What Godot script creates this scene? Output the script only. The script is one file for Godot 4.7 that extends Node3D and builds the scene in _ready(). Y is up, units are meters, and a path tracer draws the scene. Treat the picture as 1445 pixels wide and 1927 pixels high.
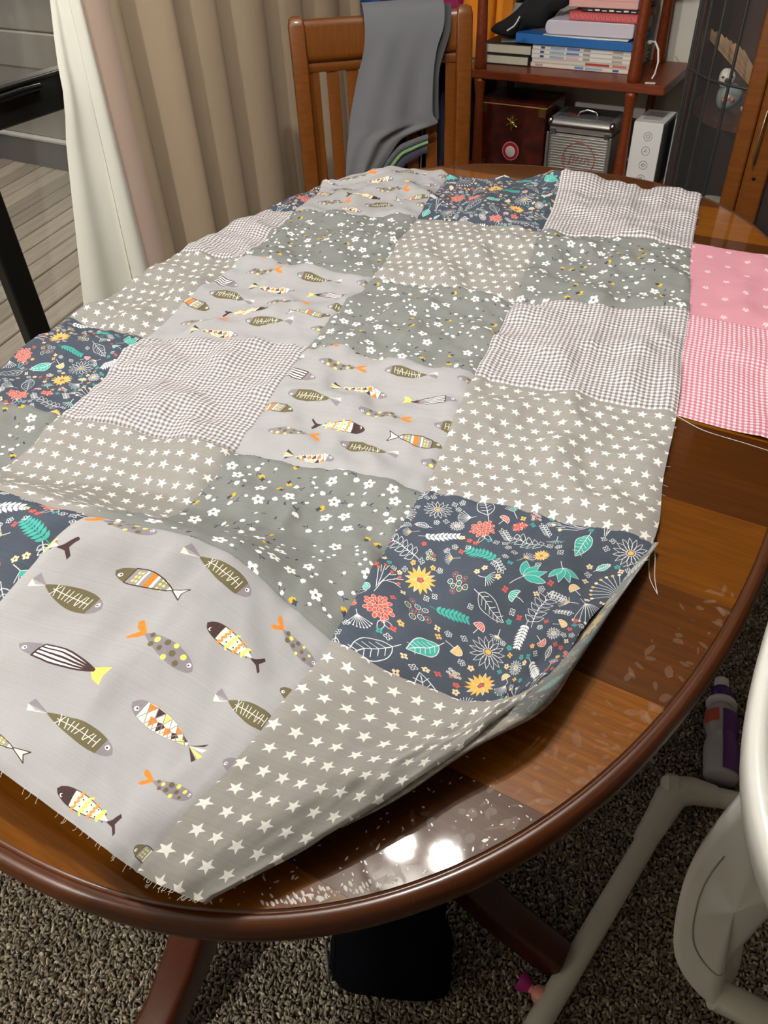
extends Node3D

# ------------------------------------------------------------------ builders
class Geo:
	var v := PackedVector3Array()
	var n := PackedVector3Array()
	var uv := PackedVector2Array()
	var ix := PackedInt32Array()

	func tri(a: Vector3, b: Vector3, c: Vector3, out: Vector3) -> void:
		var k := v.size()
		var m := (c - a).cross(b - a).normalized()
		if m.dot(out) < 0.0:
			v.append_array([a, c, b])
			m = -m
		else:
			v.append_array([a, b, c])
		for q in 3:
			n.append(m)
			uv.append(Vector2(v[k + q].x + v[k + q].y * 0.3, v[k + q].z + v[k + q].y))
		ix.append_array([k, k + 1, k + 2])

	func quad(a: Vector3, b: Vector3, c: Vector3, d: Vector3, out: Vector3) -> void:
		tri(a, b, c, out)
		tri(a, c, d, out)

	# rows x cols lattice of points, smooth normals; wrap joins the last column to the first
	func grid(p: PackedVector3Array, rows: int, cols: int, wrap := false, uvs := PackedVector2Array(), flip := false) -> void:
		var k := v.size()
		var nn := PackedVector3Array()
		nn.resize(rows * cols)
		var cc := cols if wrap else cols - 1
		for r in rows - 1:
			for c in cc:
				var c2 := (c + 1) % cols
				var q := [r * cols + c, r * cols + c2, (r + 1) * cols + c2, (r + 1) * cols + c]
				if flip:
					q = [q[0], q[3], q[2], q[1]]
				var m := (p[q[2]] - p[q[0]]).cross(p[q[1]] - p[q[3]])
				for e in q:
					nn[e] += m
				ix.append_array([k + q[0], k + q[1], k + q[2], k + q[0], k + q[2], k + q[3]])
		for e in rows * cols:
			var a := nn[e].normalized()
			# Godot: front faces run clockwise
			nn[e] = a if a.length() > 0.5 else Vector3.UP
		for t in range(ix.size() - 6 * (rows - 1) * cc, ix.size(), 3):
			var a := p[ix[t] - k]
			var b := p[ix[t + 1] - k]
			var c := p[ix[t + 2] - k]
			var m := (c - a).cross(b - a)
			if m.length() > 1e-12 and m.dot(nn[ix[t] - k] + nn[ix[t + 1] - k] + nn[ix[t + 2] - k]) < 0.0:
				var s := ix[t + 1]
				ix[t + 1] = ix[t + 2]
				ix[t + 2] = s
		v.append_array(p)
		n.append_array(nn)
		if uvs.size() == p.size():
			uv.append_array(uvs)
		else:
			for r in rows:
				for c in cols:
					uv.append(Vector2(float(c) / maxi(1, cols - 1), float(r) / maxi(1, rows - 1)))

	# chamfered box
	func box(c: Vector3, s: Vector3, b := 0.003, bs := Basis()) -> void:
		var h := s * 0.5
		b = minf(b, minf(h.x, minf(h.y, h.z)) * 0.9)
		var P := func(x: float, y: float, z: float, ax: int) -> Vector3:
			var q := Vector3(x * (h.x - (0.0 if ax == 0 else b)), y * (h.y - (0.0 if ax == 1 else b)), z * (h.z - (0.0 if ax == 2 else b)))
			return c + bs * q
		for sg in [-1.0, 1.0]:
			quad(P.call(sg, -1, -1, 0), P.call(sg, 1, -1, 0), P.call(sg, 1, 1, 0), P.call(sg, -1, 1, 0), bs * Vector3(sg, 0, 0))
			quad(P.call(-1, sg, -1, 1), P.call(1, sg, -1, 1), P.call(1, sg, 1, 1), P.call(-1, sg, 1, 1), bs * Vector3(0, sg, 0))
			quad(P.call(-1, -1, sg, 2), P.call(1, -1, sg, 2), P.call(1, 1, sg, 2), P.call(-1, 1, sg, 2), bs * Vector3(0, 0, sg))
			for sh in [-1.0, 1.0]:
				quad(P.call(sg, sh, -1, 0), P.call(sg, sh, 1, 0), P.call(sg, sh, 1, 1), P.call(sg, sh, -1, 1), bs * Vector3(sg, sh, 0))
				quad(P.call(sg, -1, sh, 0), P.call(sg, 1, sh, 0), P.call(sg, 1, sh, 2), P.call(sg, -1, sh, 2), bs * Vector3(sg, 0, sh))
				quad(P.call(-1, sg, sh, 1), P.call(1, sg, sh, 1), P.call(1, sg, sh, 2), P.call(-1, sg, sh, 2), bs * Vector3(0, sg, sh))
				for sk in [-1.0, 1.0]:
					tri(P.call(sg, sh, sk, 0), P.call(sg, sh, sk, 1), P.call(sg, sh, sk, 2), bs * Vector3(sg, sh, sk))

	# surface of revolution about y; prof = [radius, height] pairs
	func lathe(prof: Array, c := Vector3.ZERO, seg := 20, bs := Basis()) -> void:
		var p := PackedVector3Array()
		for q in prof:
			for s in seg:
				var a := TAU * s / seg
				p.append(c + bs * Vector3(cos(a) * q[0], q[1], sin(a) * q[0]))
		grid(p, prof.size(), seg, true)

	# sweep a closed profile along a path
	func sweep(path: Array, prof: PackedVector2Array, up := Vector3.UP, scales: Array = [], caps := true) -> void:
		var p := PackedVector3Array()
		var m := prof.size()
		for k in path.size():
			var t: Vector3 = (path[mini(k + 1, path.size() - 1)] - path[maxi(k - 1, 0)]).normalized()
			var side := up.cross(t)
			side = side.normalized() if side.length() > 0.01 else Vector3.RIGHT
			var nn := t.cross(side)
			var sc: Variant = scales[k] if scales.size() else 1.0
			for q in prof:
				var w: Vector2 = q * sc
				p.append(path[k] + side * w.x + nn * w.y)
		grid(p, path.size(), m, true)
		if caps:
			for e in [0, path.size() - 1]:
				var mid := Vector3.ZERO
				for q in m:
					mid += p[e * m + q] / m
				var o: Vector3 = (path[0] - path[1]) if e == 0 else (path[e] - path[e - 1])
				for q in m:
					tri(mid, p[e * m + q], p[e * m + (q + 1) % m], o)

	func tube(path: Array, r: float, seg := 10, radii: Array = [], up := Vector3.UP) -> void:
		var pr := PackedVector2Array()
		for s in seg:
			pr.append(Vector2(cos(TAU * s / seg), sin(TAU * s / seg)) * r)
		sweep(path, pr, up, radii)

	# prism of a polygon lying in the plane (o, x, y), thick along z, edges rounded by insets
	func prism(poly: PackedVector2Array, o: Vector3, bs: Basis, thick: float, rnd := 0.0) -> void:
		var m := poly.size()
		var loops := [[0.0, 0.0]]
		if rnd > 0.0:
			loops = []
			for k in 4:
				var a := PI * 0.5 * k / 3.0
				loops.append([rnd * (1.0 - sin(a)), rnd * (1.0 - cos(a))])
			for k in 4:
				var a := PI * 0.5 * (3 - k) / 3.0
				loops.append([rnd * (1.0 - sin(a)), thick - rnd * (1.0 - cos(a))])
		else:
			loops = [[0.0, 0.0], [0.0, thick]]
		var ctr := Vector2.ZERO
		for q in poly:
			ctr += q / m
		var area := 0.0
		for k in m:
			area += poly[k].cross(poly[(k + 1) % m])
		var sgn := signf(area)
		var p := PackedVector3Array()
		for l in loops:
			for k in m:
				var e1 := (poly[k] - poly[(k - 1 + m) % m]).normalized()
				var e2 := (poly[(k + 1) % m] - poly[k]).normalized()
				var nn := (Vector2(-e1.y, e1.x) + Vector2(-e2.y, e2.x)).normalized() * sgn
				var q: Vector2 = poly[k] + nn * l[0]
				p.append(o + bs * Vector3(q.x, q.y, l[1]))
		if rnd > 0.0:
			grid(p, loops.size(), m, true)
		else:
			for k in m:
				var k2 := (k + 1) % m
				var e := poly[k2] - poly[k]
				quad(p[k], p[k2], p[m + k2], p[m + k], bs * Vector3(e.y, -e.x, 0) * sgn)
		var ids := Geometry2D.triangulate_polygon(poly)
		var last := (loops.size() - 1) * m
		for t in range(0, ids.size(), 3):
			tri(p[ids[t]], p[ids[t + 1]], p[ids[t + 2]], bs * Vector3(0, 0, -1))
			tri(p[last + ids[t]], p[last + ids[t + 1]], p[last + ids[t + 2]], bs * Vector3(0, 0, 1))

	func mesh() -> ArrayMesh:
		var a := []
		a.resize(Mesh.ARRAY_MAX)
		a[Mesh.ARRAY_VERTEX] = v
		a[Mesh.ARRAY_NORMAL] = n
		a[Mesh.ARRAY_TEX_UV] = uv
		a[Mesh.ARRAY_INDEX] = ix
		var m := ArrayMesh.new()
		m.add_surface_from_arrays(Mesh.PRIMITIVE_TRIANGLES, a)
		return m


# a small painter for printed cloth: everything is an anti-aliased polygon in 0..1 coordinates
class Paint:
	var w: int
	var h: int
	var d: PackedByteArray
	var wrap := false

	func _init(w_: int, h_: int, c: Color) -> void:
		w = w_
		h = h_
		d.resize(w * h * 3)
		for k in w * h:
			d[k * 3] = int(c.r * 255)
			d[k * 3 + 1] = int(c.g * 255)
			d[k * 3 + 2] = int(c.b * 255)

	func poly(pts: PackedVector2Array, c: Color) -> void:
		var m := pts.size()
		var lo := Vector2(1e9, 1e9)
		var hi := -lo
		var P := PackedVector2Array()
		for q in pts:
			var z := q * Vector2(w, h)
			P.append(z)
			lo = lo.min(z)
			hi = hi.max(z)
		var x0 := floori(lo.x)
		var x1 := floori(hi.x) + 1
		var y0 := floori(lo.y)
		var y1 := floori(hi.y) + 1
		if not wrap:
			x0 = maxi(x0, 0)
			y0 = maxi(y0, 0)
			x1 = mini(x1, w)
			y1 = mini(y1, h)
		if x1 <= x0 or y1 <= y0:
			return
		var cov := PackedFloat32Array()
		cov.resize(x1 - x0)
		for y in range(y0, y1):
			cov.fill(0.0)
			for s in 3:
				var yy := y + (s + 0.5) / 3.0
				var xs: Array[float] = []
				var a := P[m - 1]
				for b in P:
					if (a.y > yy) != (b.y > yy):
						xs.append(a.x + (yy - a.y) / (b.y - a.y) * (b.x - a.x))
					a = b
				xs.sort()
				for k in range(0, xs.size() - 1, 2):
					var l := maxf(xs[k], x0)
					var r := minf(xs[k + 1], x1)
					if r <= l:
						continue
					var li := floori(l)
					var ri := mini(floori(r), x1 - 1)
					if li == ri:
						cov[li - x0] += (r - l) / 3.0
					else:
						cov[li - x0] += (li + 1 - l) / 3.0
						for x in range(li + 1, ri):
							cov[x - x0] += 1.0 / 3.0
						cov[ri - x0] += (r - ri) / 3.0
			for x in range(x0, x1):
				var t := minf(cov[x - x0], 1.0) * c.a
				if t > 0.01:
					var k := (posmod(y, h) * w + posmod(x, w)) * 3
					d[k] = int(lerpf(d[k], c.r * 255, t))
					d[k + 1] = int(lerpf(d[k + 1], c.g * 255, t))
					d[k + 2] = int(lerpf(d[k + 2], c.b * 255, t))

	func line(a: Vector2, b: Vector2, wd: float, c: Color) -> void:
		var t := (b - a).normalized() * wd * 0.5
		var s := Vector2(-t.y, t.x)
		poly(PackedVector2Array([a - t * 0.6 + s * 0.6, a + s, b + s, b + t * 0.6 + s * 0.6, b + t * 0.6 - s * 0.6, b - s, a - s, a - t * 0.6 - s * 0.6]), c)

	func path(p: PackedVector2Array, wd: float, c: Color, closed := false) -> void:
		for k in p.size() - (0 if closed else 1):
			line(p[k], p[(k + 1) % p.size()], wd, c)

	func blob(o: Vector2, r: Vector2, ang: float, c: Color, seg := 14) -> void:
		poly(ring(o, r, ang, seg), c)

	static func ring(o: Vector2, r: Vector2, ang: float, seg := 14) -> PackedVector2Array:
		var p := PackedVector2Array()
		for k in seg:
			p.append(o + (Vector2(cos(TAU * k / seg), sin(TAU * k / seg)) * r).rotated(ang))
		return p

	func grain(amount: int, seed_: int) -> void:
		var r := RandomNumberGenerator.new()
		r.seed = seed_
		for y in h:
			var ry := r.randi_range(-amount, amount)
			for x in range(0, w, 2):
				var q := ry + r.randi_range(-amount, amount)
				for e in 6:
					var k := (y * w + x) * 3 + e
					d[k] = clampi(d[k] + q, 0, 255)

	func tex() -> ImageTexture:
		return ImageTexture.create_from_image(Image.create_from_data(w, h, false, Image.FORMAT_RGB8, d))

	# the wrong side of a print: the pattern shows through faintly
	func back(base: Color, k: float) -> ImageTexture:
		var e := d.duplicate()
		for i in range(0, e.size(), 3):
			e[i] = int(lerpf(e[i], base.r * 255, k))
			e[i + 1] = int(lerpf(e[i + 1], base.g * 255, k))
			e[i + 2] = int(lerpf(e[i + 2], base.b * 255, k))
		return ImageTexture.create_from_image(Image.create_from_data(w, h, false, Image.FORMAT_RGB8, e))


var M := {}
var taken := {}
var rng := RandomNumberGenerator.new()
var noise := FastNoiseLite.new()

func numbered(called: String) -> String:
	if not taken.has(called):
		taken[called] = 0
		return called
	taken[called] += 1
	return "%s_%03d" % [called, taken[called]]

func tag(o: Node3D, label: String, category: String, group := "") -> Node3D:
	o.set_meta("label", label)
	o.set_meta("category", category)
	if group:
		o.set_meta("group", group)
	return o

func thing(called: String, label: String, category: String, at := Vector3.ZERO, turn := 0.0, group := "") -> Node3D:
	var o := Node3D.new()
	o.name = numbered(called)
	add_child(o)
	o.position = at
	o.rotation.y = turn
	tag(o, label, category, group)
	return o

func obj(called: String, g: Geo, m: Material, parent: Node = null, label := "") -> MeshInstance3D:
	var o := MeshInstance3D.new()
	o.mesh = g.mesh()
	o.material_override = m
	if parent == null:
		o.name = numbered(called)
		add_child(o)
	else:
		o.name = called
		if parent.has_node(called):
			var k := 1
			while parent.has_node("%s_%03d" % [called, k]):
				k += 1
			o.name = "%s_%03d" % [called, k]
		parent.add_child(o, true)
	if label:
		o.set_meta("label", label)
	return o

func struct(called: String, g: Geo, m: Material, parent: Node = null) -> MeshInstance3D:
	var o := obj(called, g, m, parent)
	if parent == null:
		o.set_meta("kind", "structure")
	return o

func one_box(c: Vector3, s: Vector3, b := 0.003, bs := Basis()) -> Geo:
	var g := Geo.new()
	g.box(c, s, b, bs)
	return g

func span(lo: Vector3, hi: Vector3, b := 0.003) -> Geo:
	return one_box((lo + hi) * 0.5, (hi - lo).abs(), b)

func mat(c: Color, rough := 0.8, metal := 0.0) -> StandardMaterial3D:
	var m := StandardMaterial3D.new()
	m.albedo_color = c
	m.roughness = rough
	m.metallic = metal
	m.cull_mode = BaseMaterial3D.CULL_DISABLED
	return m

func cloth_mat(t: Texture2D, scale := Vector3.ONE) -> StandardMaterial3D:
	var m := mat(Color.WHITE, 0.92)
	m.albedo_texture = t
	m.uv1_scale = scale
	m.metallic_specular = 0.25
	return m

func c8(r: int, g: int, b: int) -> Color:
	return Color(r / 255.0, g / 255.0, b / 255.0)

# quilt lattice: rows at half-square steps from the far end, [x, y, z] in millimetres
const LAT := [
	[-816, 754, -555, -692, 754, -576, -572, 756, -495, -440, 768, -597, -328, 758, -643, -207, 756, -660, -96, 778, -681, 32, 754, -736, 167, 754, -749],
	[-791, 754, -430, -662, 754, -444, -538, 754, -466, -422, 754, -500, -305, 754, -531, -186, 762, -536, -71, 754, -586, 60, 754, -604, 190, 754, -621],
	[-765, 754, -305, -636, 754, -319, -510, 754, -337, -388, 758, -365, -278, 754, -413, -159, 754, -430, -42, 754, -447, 87, 754, -471, 215, 754, -491],
	[-742, 754, -185, -613, 754, -204, -489, 754, -227, -369, 754, -254, -249, 754, -281, -129, 754, -299, -9, 754, -317, 116, 754, -346, 241, 754, -375],
	[-718, 754, -64, -590, 754, -87, -464, 754, -113, -344, 754, -131, -218, 754, -150, -100, 754, -168, 23, 754, -179, 144, 754, -221, 269, 754, -259],
	[-695, 754, 63, -568, 754, 48, -444, 754, 25, -324, 754, -5, -203, 754, -34, -80, 754, -52, 43, 754, -69, 169, 754, -96, 294, 754, -124],
	[-671, 754, 190, -546, 754, 183, -422, 754, 170, -304, 754, 121, -188, 754, 79, -61, 754, 64, 64, 754, 48, 192, 754, 28, 323, 754, 12],
	[-648, 754, 308, -522, 754, 294, -398, 754, 271, -277, 754, 239, -155, 754, 207, -33, 754, 187, 90, 754, 168, 215, 754, 148, 341, 754, 129],
	[-623, 754, 427, -497, 754, 404, -373, 754, 379, -249, 754, 356, -122, 754, 331, -5, 754, 310, 116, 754, 290, 239, 754, 269, 364, 762, 260],
	[-601, 754, 549, -474, 754, 525, -350, 754, 502, -226, 754, 478, -84, 770, 472, 20, 764, 433, 131, 756, 408, 250, 784, 425, 350, 792, 408],
	[-578, 754, 671, -454, 754, 648, -350, 850, 643, -196, 862, 598, -74, 858, 568, 40, 820, 521, 153, 774, 528, 293, 784, 535, 337, 802, 501],
	[-554, 754, 794, -431, 754, 770, -378, 810, 764, -250, 775, 689, -98, 812, 696, 38, 802, 662, 161, 786, 652, 235, 800, 645, 286, 790, 622],
	[-530, 754, 917, -408, 754, 893, -433, 760, 843, -249, 780, 800, -100, 795, 769, 53, 786, 765, 147, 774, 766, 182, 780, 764, 204, 772, 759],
]

# ------------------------------------------------------------------ printed fabrics
func bone_curve(o: Vector2, ax: Vector2, pts: Array) -> PackedVector2Array:
	var up := Vector2(-ax.y, ax.x)
	var p := PackedVector2Array()
	for q in pts:
		p.append(o + ax * q[0] + up * q[1])
	return p

func fish(P: Paint, kind: String, head: Vector2, tail: Vector2, r: RandomNumberGenerator) -> void:
	var ax := tail - head
	var L := ax.length()
	var F := func(pts: Array) -> PackedVector2Array: return bone_curve(head, ax, pts)
	var olive := c8(106, 99, 74)
	var lav := c8(138, 131, 138)
	var brown := c8(72, 55, 54)
	var cream := c8(236, 234, 214)
	var orange := c8(236, 132, 56)
	var yellow := c8(236, 220, 112)
	var fat := 0.128 if kind in ["bone", "diamond"] else 0.112
	var body := []
	var end := 0.8 if kind != "stripe" else 0.86
	for k in 25:
		var t := k / 24.0
		body.append([t * end, fat * pow(sin(PI * pow(t, 0.72)), 0.75) * (1.0 if t < 0.98 else 0.6)])
	var full := body.duplicate()
	for k in range(24, -1, -1):
		full.append([body[k][0], -body[k][1]])
	var half := func(x: float) -> float:
		var t := clampf(x / end, 0.0, 1.0)
		return fat * pow(maxf(sin(PI * pow(t, 0.72)), 0.0), 0.75)
	var part := func(x0: float, x1: float, k: float) -> Array:
		var up_ := []
		var dn := []
		for s in 9:
			var x := lerpf(x0, x1, s / 8.0)
			up_.append([x, half.call(x) * k])
			dn.push_front([x, -half.call(x) * k])
		return up_ + dn
	var eye := func(c: Color) -> void:
		P.blob(head + ax * 0.085 + Vector2(-ax.y, ax.x) * 0.03, Vector2(0.028, 0.028) * L, 0, c8(245, 245, 245))
		P.blob(head + ax * 0.09 + Vector2(-ax.y, ax.x) * 0.025, Vector2(0.012, 0.012) * L, 0, c)
	if kind == "spot":
		P.poly(F.call([[0.76, 0.0], [0.86, 0.07], [0.97, 0.13], [1.02, 0.09], [0.97, 0.03], [0.88, 0.0], [0.96, -0.07], [0.99, -0.12], [0.92, -0.12], [0.82, -0.05]]), orange)
		P.poly(F.call(full), lav)
		var spots := [[0.2, 0.05, yellow], [0.22, -0.06, olive], [0.33, 0.0, olive], [0.36, 0.09, yellow], [0.38, -0.09, yellow], [0.47, 0.06, olive], [0.5, -0.04, olive], [0.6, 0.02, yellow], [0.62, -0.06, olive], [0.69, 0.03, olive]]
		for s in spots:
			P.blob(head + ax * s[0] + Vector2(-ax.y, ax.x) * s[1], Vector2.ONE * L * (0.036 if s[2] == olive else 0.032) * r.randf_range(0.75, 1.25), 0, s[2])
		eye.call(brown)
	elif kind == "bone":
		P.poly(F.call([[0.78, 0.0], [0.98, 0.1], [1.0, 0.0]]), lav)
		P.poly(F.call([[0.78, 0.0], [0.9, -0.04], [1.0, 0.0], [0.97, -0.09]]), cream)
		P.poly(F.call(full), lav)
		P.poly(F.call(part.call(0.14, 0.79, 1.0)), olive)
		var white := c8(238, 238, 228)
		P.path(F.call([[0.2, 0.0], [0.68, 0.0]]), 0.009 * L, white)
		for s in [[0.2, 0.0, 0.0], [0.255, 0.0, 0.0], [0.30, -0.022, 0.02], [0.33, 0.022, 0.0], [0.41, -0.02, 0.012], [0.46, 0.0, 0.0], [0.51, 0.004, -0.004], [0.57, 0.022, -0.022], [0.645, -0.024, 0.024], [0.645, 0.024, -0.024]]:
			P.path(F.call([[s[0] + s[1], 0.066], [s[0] + s[2], -0.066]]), 0.0095 * L, white)
		eye.call(brown)
	elif kind == "stripe":
		P.poly(F.call([[0.8, 0.0], [0.9, 0.1], [1.0, 0.13], [0.97, 0.02], [1.0, -0.1], [0.9, -0.06]]), yellow)
		P.poly(F.call(full), lav)
		P.poly(F.call(part.call(0.22, 0.86, 1.0)), c8(238, 236, 234))
		for k in 5:
			var f := (k - 2) / 2.0
			var pp := []
			for s in 9:
				var x := lerpf(0.22, 0.85, s / 8.0)
				pp.append([x, half.call(x) * f * 0.97])
			P.path(F.call(pp), 0.022 * L, brown)
		P.path(F.call([[0.22, half.call(0.22)], [0.22, -half.call(0.22)]]), 0.02 * L, brown)
		eye.call(brown)
	elif kind == "wavy":
		P.poly(F.call([[0.78, 0.0], [0.97, 0.09], [0.93, 0.0], [0.99, -0.09]]), cream)
		P.path(F.call([[0.78, 0.0], [0.97, 0.09], [0.93, 0.0], [0.99, -0.09]]), 0.014 * L, brown, true)
		P.poly(F.call(full), olive)
		var band := [c8(150, 146, 146), cream, c8(150, 146, 146), orange, c8(240, 236, 228), c8(150, 146, 146), cream]
		var bx := [0.2, 0.36, 0.39, 0.44, 0.52, 0.56, 0.72, 0.8]
		for k in 7:
			P.poly(F.call(part.call(bx[k], bx[k + 1], 1.0)), band[k])
		for xx in [0.27, 0.32, 0.61, 0.66]:
			for yy in [-0.055, 0.0, 0.055]:
				P.blob(head + ax * xx + Vector2(-ax.y, ax.x) * yy, Vector2.ONE * 0.018 * L, 0, yellow)
		P.path(F.call(part.call(0.19, 0.8, 1.0)), 0.014 * L, brown, true)
		eye.call(brown)
	elif kind == "brown":
		P.poly(F.call([[0.78, 0.02], [0.9, 0.04], [0.99, 0.12], [1.0, 0.08], [0.92, 0.0], [0.96, -0.1], [0.92, -0.13], [0.85, -0.03]]), brown)
		P.poly(F.call(full), brown)
		P.poly(F.call(part.call(0.23, 0.79, 0.9)), cream)
		for k in 4:
			var x := 0.31 + k * 0.12
			var hh: float = half.call(x) + 0.02
			var zz := []
			for s in 9:
				zz.append([x + (0.018 if s % 2 == 0 else -0.018) + (s - 4) * 0.006, lerpf(hh, -hh, s / 8.0)])
			P.path(F.call(zz), 0.028 * L, c8(226, 150, 84) if k % 2 == 0 else yellow)
			for s in 2:
				P.blob(head + ax * (x + 0.06) + Vector2(-ax.y, ax.x) * (s - 0.5) * 0.09, Vector2.ONE * 0.01 * L, 0, brown)
		P.blob(head + ax * 0.09 + Vector2(-ax.y, ax.x) * 0.04, Vector2(0.024, 0.024) * L, 0, c8(240, 240, 240))
		P.blob(head + ax * 0.1 + Vector2(-ax.y, ax.x) * 0.036, Vector2(0.018, 0.018) * L, 0, brown)
	else:
		for q in [[0.97, 0.1, brown], [0.95, -0.11, brown], [1.0, 0.03, yellow], [0.98, -0.05, cream]]:
			P.poly(F.call([[0.8, 0.0], [q[0], q[1] + 0.02], [q[0] + 0.02, q[1] - 0.03]]), q[2])
		P.poly(F.call(full), lav)
		P.poly(F.call(part.call(0.14, 0.78, 0.95)), cream)
		var cols := [orange, brown, yellow, cream, orange, brown]
		for k in 6:
			var x := 0.16 + k * 0.1
			var a: float = half.call(x + 0.05) * 0.95
			P.poly(F.call([[x, -half.call(x) * 0.9], [x + 0.05, 0.01], [x + 0.1, -half.call(x + 0.1) * 0.9]]), cols[k])
			P.poly(F.call([[x + 0.05, a], [x + 0.1, 0.01], [x + 0.05, -0.01], [x, 0.01]]), cols[(k + 3) % 6])
			P.path(F.call([[x, -half.call(x) * 0.9], [x + 0.1, half.call(x + 0.1) * 0.9]]), 0.009 * L, lav)
			P.path(F.call([[x, half.call(x) * 0.9], [x + 0.1, -half.call(x + 0.1) * 0.9]]), 0.009 * L, lav)
		eye.call(brown)

func fish_cloth(size: int, list: Array, seed_: int) -> Paint:
	var P := Paint.new(size, size, c8(166, 165, 167))
	var r := RandomNumberGenerator.new()
	r.seed = seed_
	for f in list:
		fish(P, f[0], Vector2(f[1], f[2]), Vector2(f[3], f[4]), r)
	P.grain(3, seed_)
	return P

func gingham(base: Color, mid: Color, dark: Color) -> ImageTexture:
	var P := Paint.new(64, 64, base)
	P.poly(PackedVector2Array([Vector2(0, 0), Vector2(0.5, 0), Vector2(0.5, 1), Vector2(0, 1)]), mid)
	P.poly(PackedVector2Array([Vector2(0.5, 0), Vector2(1, 0), Vector2(1, 0.5), Vector2(0.5, 0.5)]), mid)
	P.poly(PackedVector2Array([Vector2(0, 0), Vector2(0.5, 0), Vector2(0.5, 0.5), Vector2(0, 0.5)]), dark)
	P.grain(4, 5)
	return P.tex()

func star(P: Paint, o: Vector2, r: Vector2, c: Color, turn: float) -> void:
	var p := PackedVector2Array()
	for k in 10:
		var a := -PI / 2 + TAU * k / 10 + turn
		p.append(o + Vector2(cos(a), sin(a)) * r * (1.0 if k % 2 == 0 else 0.42))
	P.poly(p, c)

func star_cloth() -> Paint:
	var P := Paint.new(512, 572, c8(148, 144, 140))
	P.wrap = true
	for y in 4:
		for x in 4:
			star(P, Vector2((x + 0.25 + 0.5 * (y % 2)) / 4.0, (y + 0.5) / 4.0), Vector2(0.087, 0.078), c8(232, 229, 224), 0.06 + 0.03 * ((x * 7 + y * 3) % 3))
	P.grain(5, 9)
	return P

func scatter(count: int, gap: float, r: RandomNumberGenerator, have: Array) -> Array:
	var out := []
	for t in count * 40:
		var q := Vector2(r.randf(), r.randf())
		var ok := true
		for e in have + out:
			var dd: Vector2 = (q - e[0]).abs()
			dd = dd.min(Vector2.ONE - dd)
			if dd.length() < gap + e[1]:
				ok = false
				break
		if ok:
			out.append([q, gap])
			if out.size() >= count:
				break
	return out

func ditsy_cloth() -> Paint:
	var P := Paint.new(1024, 1024, c8(125, 127, 124))
	P.wrap = true
	var r := RandomNumberGenerator.new()
	r.seed = 31
	var white := c8(240, 240, 236)
	var navy := c8(62, 68, 84)
	var yellow := c8(216, 178, 58)
	var big := scatter(30, 0.038, r, [])
	var mid := scatter(46, 0.026, r, big)
	var small := scatter(90, 0.015, r, big + mid)
	for e in small:
		var a := r.randf() * TAU
		var o: Vector2 = e[0]
		var k := r.randi() % 4
		if k == 0:
			P.blob(o, Vector2(0.012, 0.0045), a, navy)
		else:
			P.blob(o, Vector2(0.0105, 0.008), a, white)
			P.line(o - Vector2(0.008, 0).rotated(a), o - Vector2(0.024, -0.006).rotated(a), 0.003, navy)
	for e in mid:
		var a := r.randf() * TAU
		var o: Vector2 = e[0]
		if r.randi() % 3 == 0:
			for q in 3:
				P.blob(o + Vector2(0.008, 0).rotated(a + q * 0.9), Vector2(0.012, 0.008), a + q * 0.9, yellow)
			P.blob(o - Vector2(0.012, 0).rotated(a), Vector2(0.016, 0.006), a + 0.6, navy)
			P.blob(o - Vector2(0.012, 0).rotated(a), Vector2(0.015, 0.006), a - 0.7, navy)
			P.blob(o, Vector2(0.004, 0.004), 0, c8(170, 120, 30))
		else:
			for q in 3:
				P.blob(o + Vector2(0.01, 0).rotated(a + (q - 1) * 0.6), Vector2(0.013, 0.0075), a + (q - 1) * 0.45, white)
			P.line(o - Vector2(0.004, 0).rotated(a), o - Vector2(0.034, 0.008).rotated(a), 0.0035, navy)
			P.blob(o - Vector2(0.026, -0.008).rotated(a), Vector2(0.011, 0.004), a + 2.2, navy)
	for e in big:
		var a := r.randf() * TAU
		var o: Vector2 = e[0]
		for q in 5:
			P.blob(o + Vector2(0.0155, 0).rotated(a + TAU * q / 5), Vector2(0.0145, 0.0098), a + TAU * q / 5, white)
		P.blob(o, Vector2(0.0065, 0.0065), 0, navy)
		P.blob(o + Vector2(0.001, 0.0), Vector2(0.003, 0.003), 0, yellow)
	P.grain(4, 12)
	return P

func leaf_pts(o: Vector2, a: float, l: float, wd: float) -> PackedVector2Array:
	var p := PackedVector2Array()
	for k in 15:
		var t := k / 14.0
		p.append(o + Vector2(t * l, wd * sin(PI * pow(t, 0.8))).rotated(a))
	for k in range(13, 0, -1):
		var t := k / 14.0
		p.append(o + Vector2(t * l, -wd * sin(PI * pow(t, 0.8))).rotated(a))
	return p

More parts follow.
